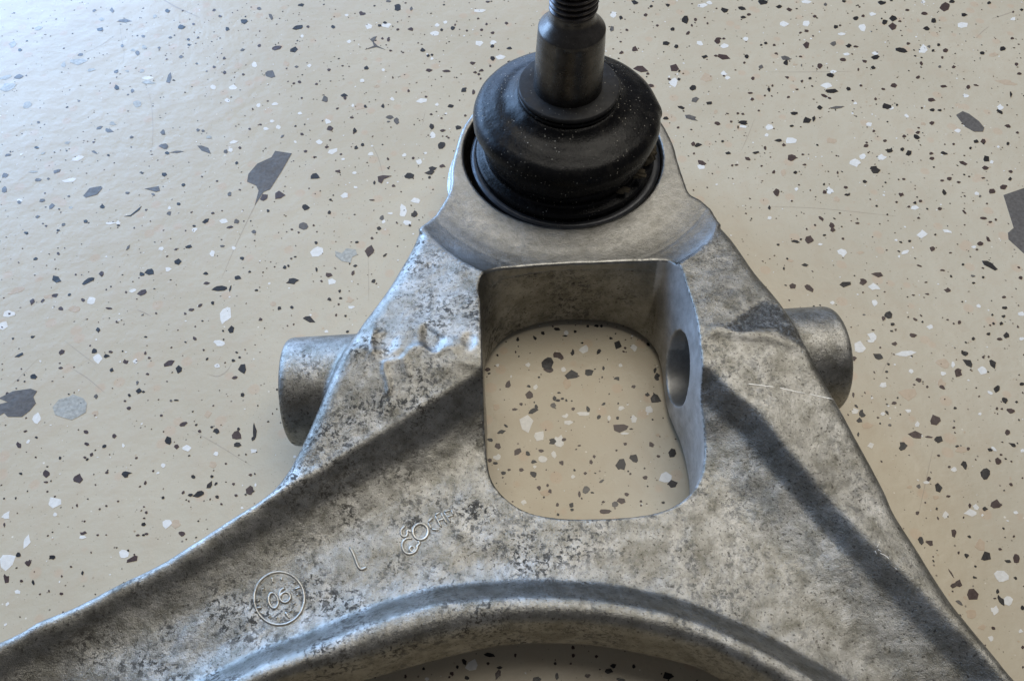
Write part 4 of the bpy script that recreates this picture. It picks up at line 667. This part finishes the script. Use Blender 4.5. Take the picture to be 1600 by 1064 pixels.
FL += blk(560, 860, 2.667, [(440,462,22,26,-20,'k'),(545,433,50,20,5,'k'),(470,475,50,50,10,'w'),(412,484,12,14,0,'k'),(390,512,16,20,15,'b'),(272,492,14,14,0,'k'),(196,524,12,24,0,'b'),(583,515,24,48,20,'b'),(588,486,20,12,0,'k'),(452,530,20,18,0,'k'),(654,435,12,14,0,'b'),(744,536,36,20,-10,'k'),(827,520,16,30,0,'k'),(820,470,12,12,0,'k'),(896,436,12,18,0,'b'),(1064,478,26,22,0,'k'),(1043,502,32,24,0,'k'),(955,520,22,16,0,'b'),(1095,538,40,14,10,'k'),(1290,520,52,34,30,'k'),(992,440,12,12,0,'b'),(540,470,12,12,0,'b'),(885,470,10,10,0,'b'),(285,534,16,16,0,'w')])
FL = [c for c in FL if c[2] > 0]
FL.sort(key=lambda c: -c[2] * c[3])
big_mesh = []
def flake(c, r, z):
    """irregular angular outline lying in the floor"""
    x, y, w, h, a, kind = c; n = r.choice((5, 6, 7, 8, 9)); t = math.radians(a); out = []
    ph = r.uniform(0, 6.28); w *= 1.1; h *= 1.1
    for k in range(n):
        q = ph + 2 * math.pi * (k + r.uniform(-.28, .28)) / n; m = r.uniform(.72, 1.18) / max(abs(math.cos(q)) ** 1.0 * .35 + abs(math.sin(q)) * .35 + .62, .8) 
        u, v = w / 2 * math.cos(q) * m * 1.05, h / 2 * math.sin(q) * m * 1.05
        out.append((x + u * math.cos(t) - v * math.sin(t), y + u * math.sin(t) + v * math.cos(t)))
    if n > 5 and r.random() < .5 and w * h > 60:      # a notch
        k = r.randrange(n); out[k] = (out[k][0] * .62 + x * .38, out[k][1] * .62 + y * .38)
    W = [at(px, py, z) for px, py in out]
    return W[::-1]
LEVEL = dict(t=.0035, w=.0050, m=.0060, g=.0068, b=.0080, k=.0090)
def flake_geo(W, z):
    """thin plate, bevelled down to the floor"""
    cx = sum(p[0] for p in W) / len(W); cy = sum(p[1] for p in W) / len(W); n = len(W)
    area2 = sum(W[i][0] * W[(i + 1) % n][1] - W[(i + 1) % n][0] * W[i][1] for i in range(n))
    if area2 < 0: W = W[::-1]
    vs = [(x, y, z) for x, y in W] + [(x + (x - cx) * .03, y + (y - cy) * .03, .0004) for x, y in W]
    fs = [tuple(range(n))] + [(i, n + i, n + (i + 1) % n, (i + 1) % n) for i in range(n)]
    return vs, fs
NAMES = dict(k='charcoal_flake', b='brown_flake', g='grey_flake', w='white_flake', t='tan_flake', m='pale_grey_flake')
rr_ = random.Random(5)
rest = {}
# large torn flakes, outline by outline
BIG = [('g', [(388,272),(402,256),(424,246),(430,236),(456,240),(440,268),(422,296),(412,300),(398,321),(404,298),(400,290),(386,284)]),
       ('g', [(1568,305),(1600,294),(1640,300),(1640,400),(1600,396),(1576,374),(1575,364),(1584,356)]),
       ('g', [(1494,180),(1504,174),(1514,178),(1530,190),(1538,200),(1536,206),(1522,206),(1508,198),(1500,188)]),
       ('g', [(-20,636),(12,628),(-2,622),(20,611),(48,607),(58,611),(52,620),(56,630),(46,642),(34,651),(12,651),(6,645),(-20,660)]),
       ('m', [(82,636),(92,624),(108,620),(114,616),(130,622),(136,630),(134,644),(124,650),(112,656),(98,652),(86,648)]),
       ('m', [(524,392),(534,396),(541,388),(556,390),(558,398),(550,402),(548,411),(534,408),(524,400)]),
       ('g', [(130,306),(140,294),(158,291),(160,294),(152,304),(134,309)]), ('g', [(226,295),(248,291),(250,298),(244,300)]),
       ('k', [(194,338),(204,336),(221,322),(218,328),(204,338)]),
       ('b', [(1210,236),(1221,240),(1219,250),(1208,252)][:0] or [(430,302),(436,298),(446,305),(438,310),(430,311)]),
       ('b', [(590,276),(598,274),(612,275),(600,280),(596,287),(591,284)]),
       ('g', [(570,78),(584,72),(582,66),(578,62),(584,58),(589,57),(584,66),(590,72),(602,78),(588,74)])]
for kind, P in BIG:
    z = LEVEL[kind] + .0015; W = [at(px, py, z) for px, py in P]
    a_ = sum(W[i][0] * W[(i + 1) % len(W)][1] - W[(i + 1) % len(W)][0] * W[i][1] for i in range(len(W)))
    if a_ < 0: W = W[::-1]
    n = len(W); vs = [(x, y, z) for x, y in W] + [(x, y, .0004) for x, y in W]
    mesh_obj(NAMES[kind], vs, [tuple(range(n))] + [(i, n + i, n + (i + 1) % n, (i + 1) % n) for i in range(n)], CH[kind], fl, False)
for i, c in enumerate(FL):
    z = LEVEL[c[5]] + rr_.uniform(-.0006, .0006)
    vs, fs = flake_geo(flake(c, rr_, z), z)
    if i < 230: mesh_obj(NAMES[c[5]], vs, fs, CH[c[5]], fl, False)
    else:
        V2, F2 = rest.setdefault(c[5], ([], [])); F2 += [tuple(k + len(V2) for k in q) for q in fs]; V2 += vs
# the same scatter goes on outside the photograph and between the larger flakes
quad = [at(0, 0, 0), at(1600, 0, 0), at(1600, 1064, 0), at(0, 1064, 0)]
def in_view(x, y):
    fy = y * math.cos(TH) + CAMH * math.sin(TH); up = y * math.sin(TH) - CAMH * math.cos(TH)
    return abs(F * x / fy) < 835 and abs(F * up / fy) < 560
for _ in range(24000):
    x = rr_.uniform(-45, 45); y = rr_.uniform(-12, 60)
    kind = rr_.choices('kbwtg', (30, 34, 17, 6, 5))[0]
    iv = in_view(x, y)
    s_ = min(.5, .035 * math.exp(abs(rr_.gauss(0, 1.0)))) if not iv else rr_.uniform(.012, .036) * rr_.choice((1, 1, 1.5))
    if kind in 'tw' and not iv: s_ *= 1.4
    z = LEVEL[kind] * .9; n = rr_.choice((4, 5, 6)); t = rr_.uniform(0, 3.14); asp = rr_.uniform(.55, 1)
    W = []
    for k in range(n):
        q = 2 * math.pi * (k + rr_.uniform(-.25, .25)) / n; u, v = s_ * math.cos(q), s_ * asp * math.sin(q)
        W.append((x + u * math.cos(t) - v * math.sin(t), y + u * math.sin(t) + v * math.cos(t)))
    vs, fs = flake_geo(W, z)
    V2, F2 = rest.setdefault(kind, ([], [])); F2 += [tuple(k + len(V2) for k in q) for q in fs]; V2 += vs
for kind, (V2, F2) in rest.items():
    mesh_obj('fine_' + NAMES[kind] + 's', V2, F2, CH[kind], fl, False)['kind'] = 'stuff'
# hairline scratches in the coating
for P, w in (([(248,-4),(262,4),(276,12),(294,20),(312,28)], .07), ([(186,30),(190,60),(194,80),(192,100)], .018), ([(180,55),(160,70),(130,84)], .016), ([(438,232),(420,280),(400,318),(370,380),(346,436)], .02),
             ([(228,134),(236,160),(239,200),(237,240)], .016), ([(577,220),(590,244),(598,272)], .022), ([(664,176),(660,196)], .02), ([(575,395),(576,440),(576,470)], .014), ([(110,574),(138,592),(164,614)], .022), ([(300,672),(340,695),(392,727)], .018),
             ([(1200,323),(1280,326),(1400,338)], .014), ([(1200,113),(1260,113),(1330,112)], .016), ([(1179,186),(1168,214),(1158,236)], .016), ([(1395,553),(1384,570),(1378,584)], .018), ([(1458,700),(1448,745),(1436,800)], .018),
             ([(324,584),(340,588),(354,580),(362,568)], .024), ([(1510,100),(1535,84),(1560,60)][:0] or [(1550,30),(1568,24),(1585,18)], .03), ([(1525,60),(1535,50),(1545,42)], .025), ([(214,484),(226,489),(236,494)], .03), ([(100,532),(130,555),(150,570)], .016), ([(60,560),(30,590),(20,600)], .012)):
    C_ = smooth_curve([at(*p, 0) for p in P], 5); vs = []; n = len(C_)
    for i, p in enumerate(C_):
        d = C_[min(i + 1, n - 1)] - C_[max(i - 1, 0)]; d = d / (np.linalg.norm(d) + 1e-9); m = np.array((-d[1], d[0])) * w * .5 * (.15 + .85 * math.sin(math.pi * (i + .3) / n))
        vs += [(p[0] + m[0], p[1] + m[1], .0028), (p[0] - m[0], p[1] - m[1], .0028)]
    mesh_obj('hairline_scratch', vs, [(2 * i, 2 * i + 1, 2 * i + 3, 2 * i + 2) for i in range(n - 1)], CH['s'], fl, False)
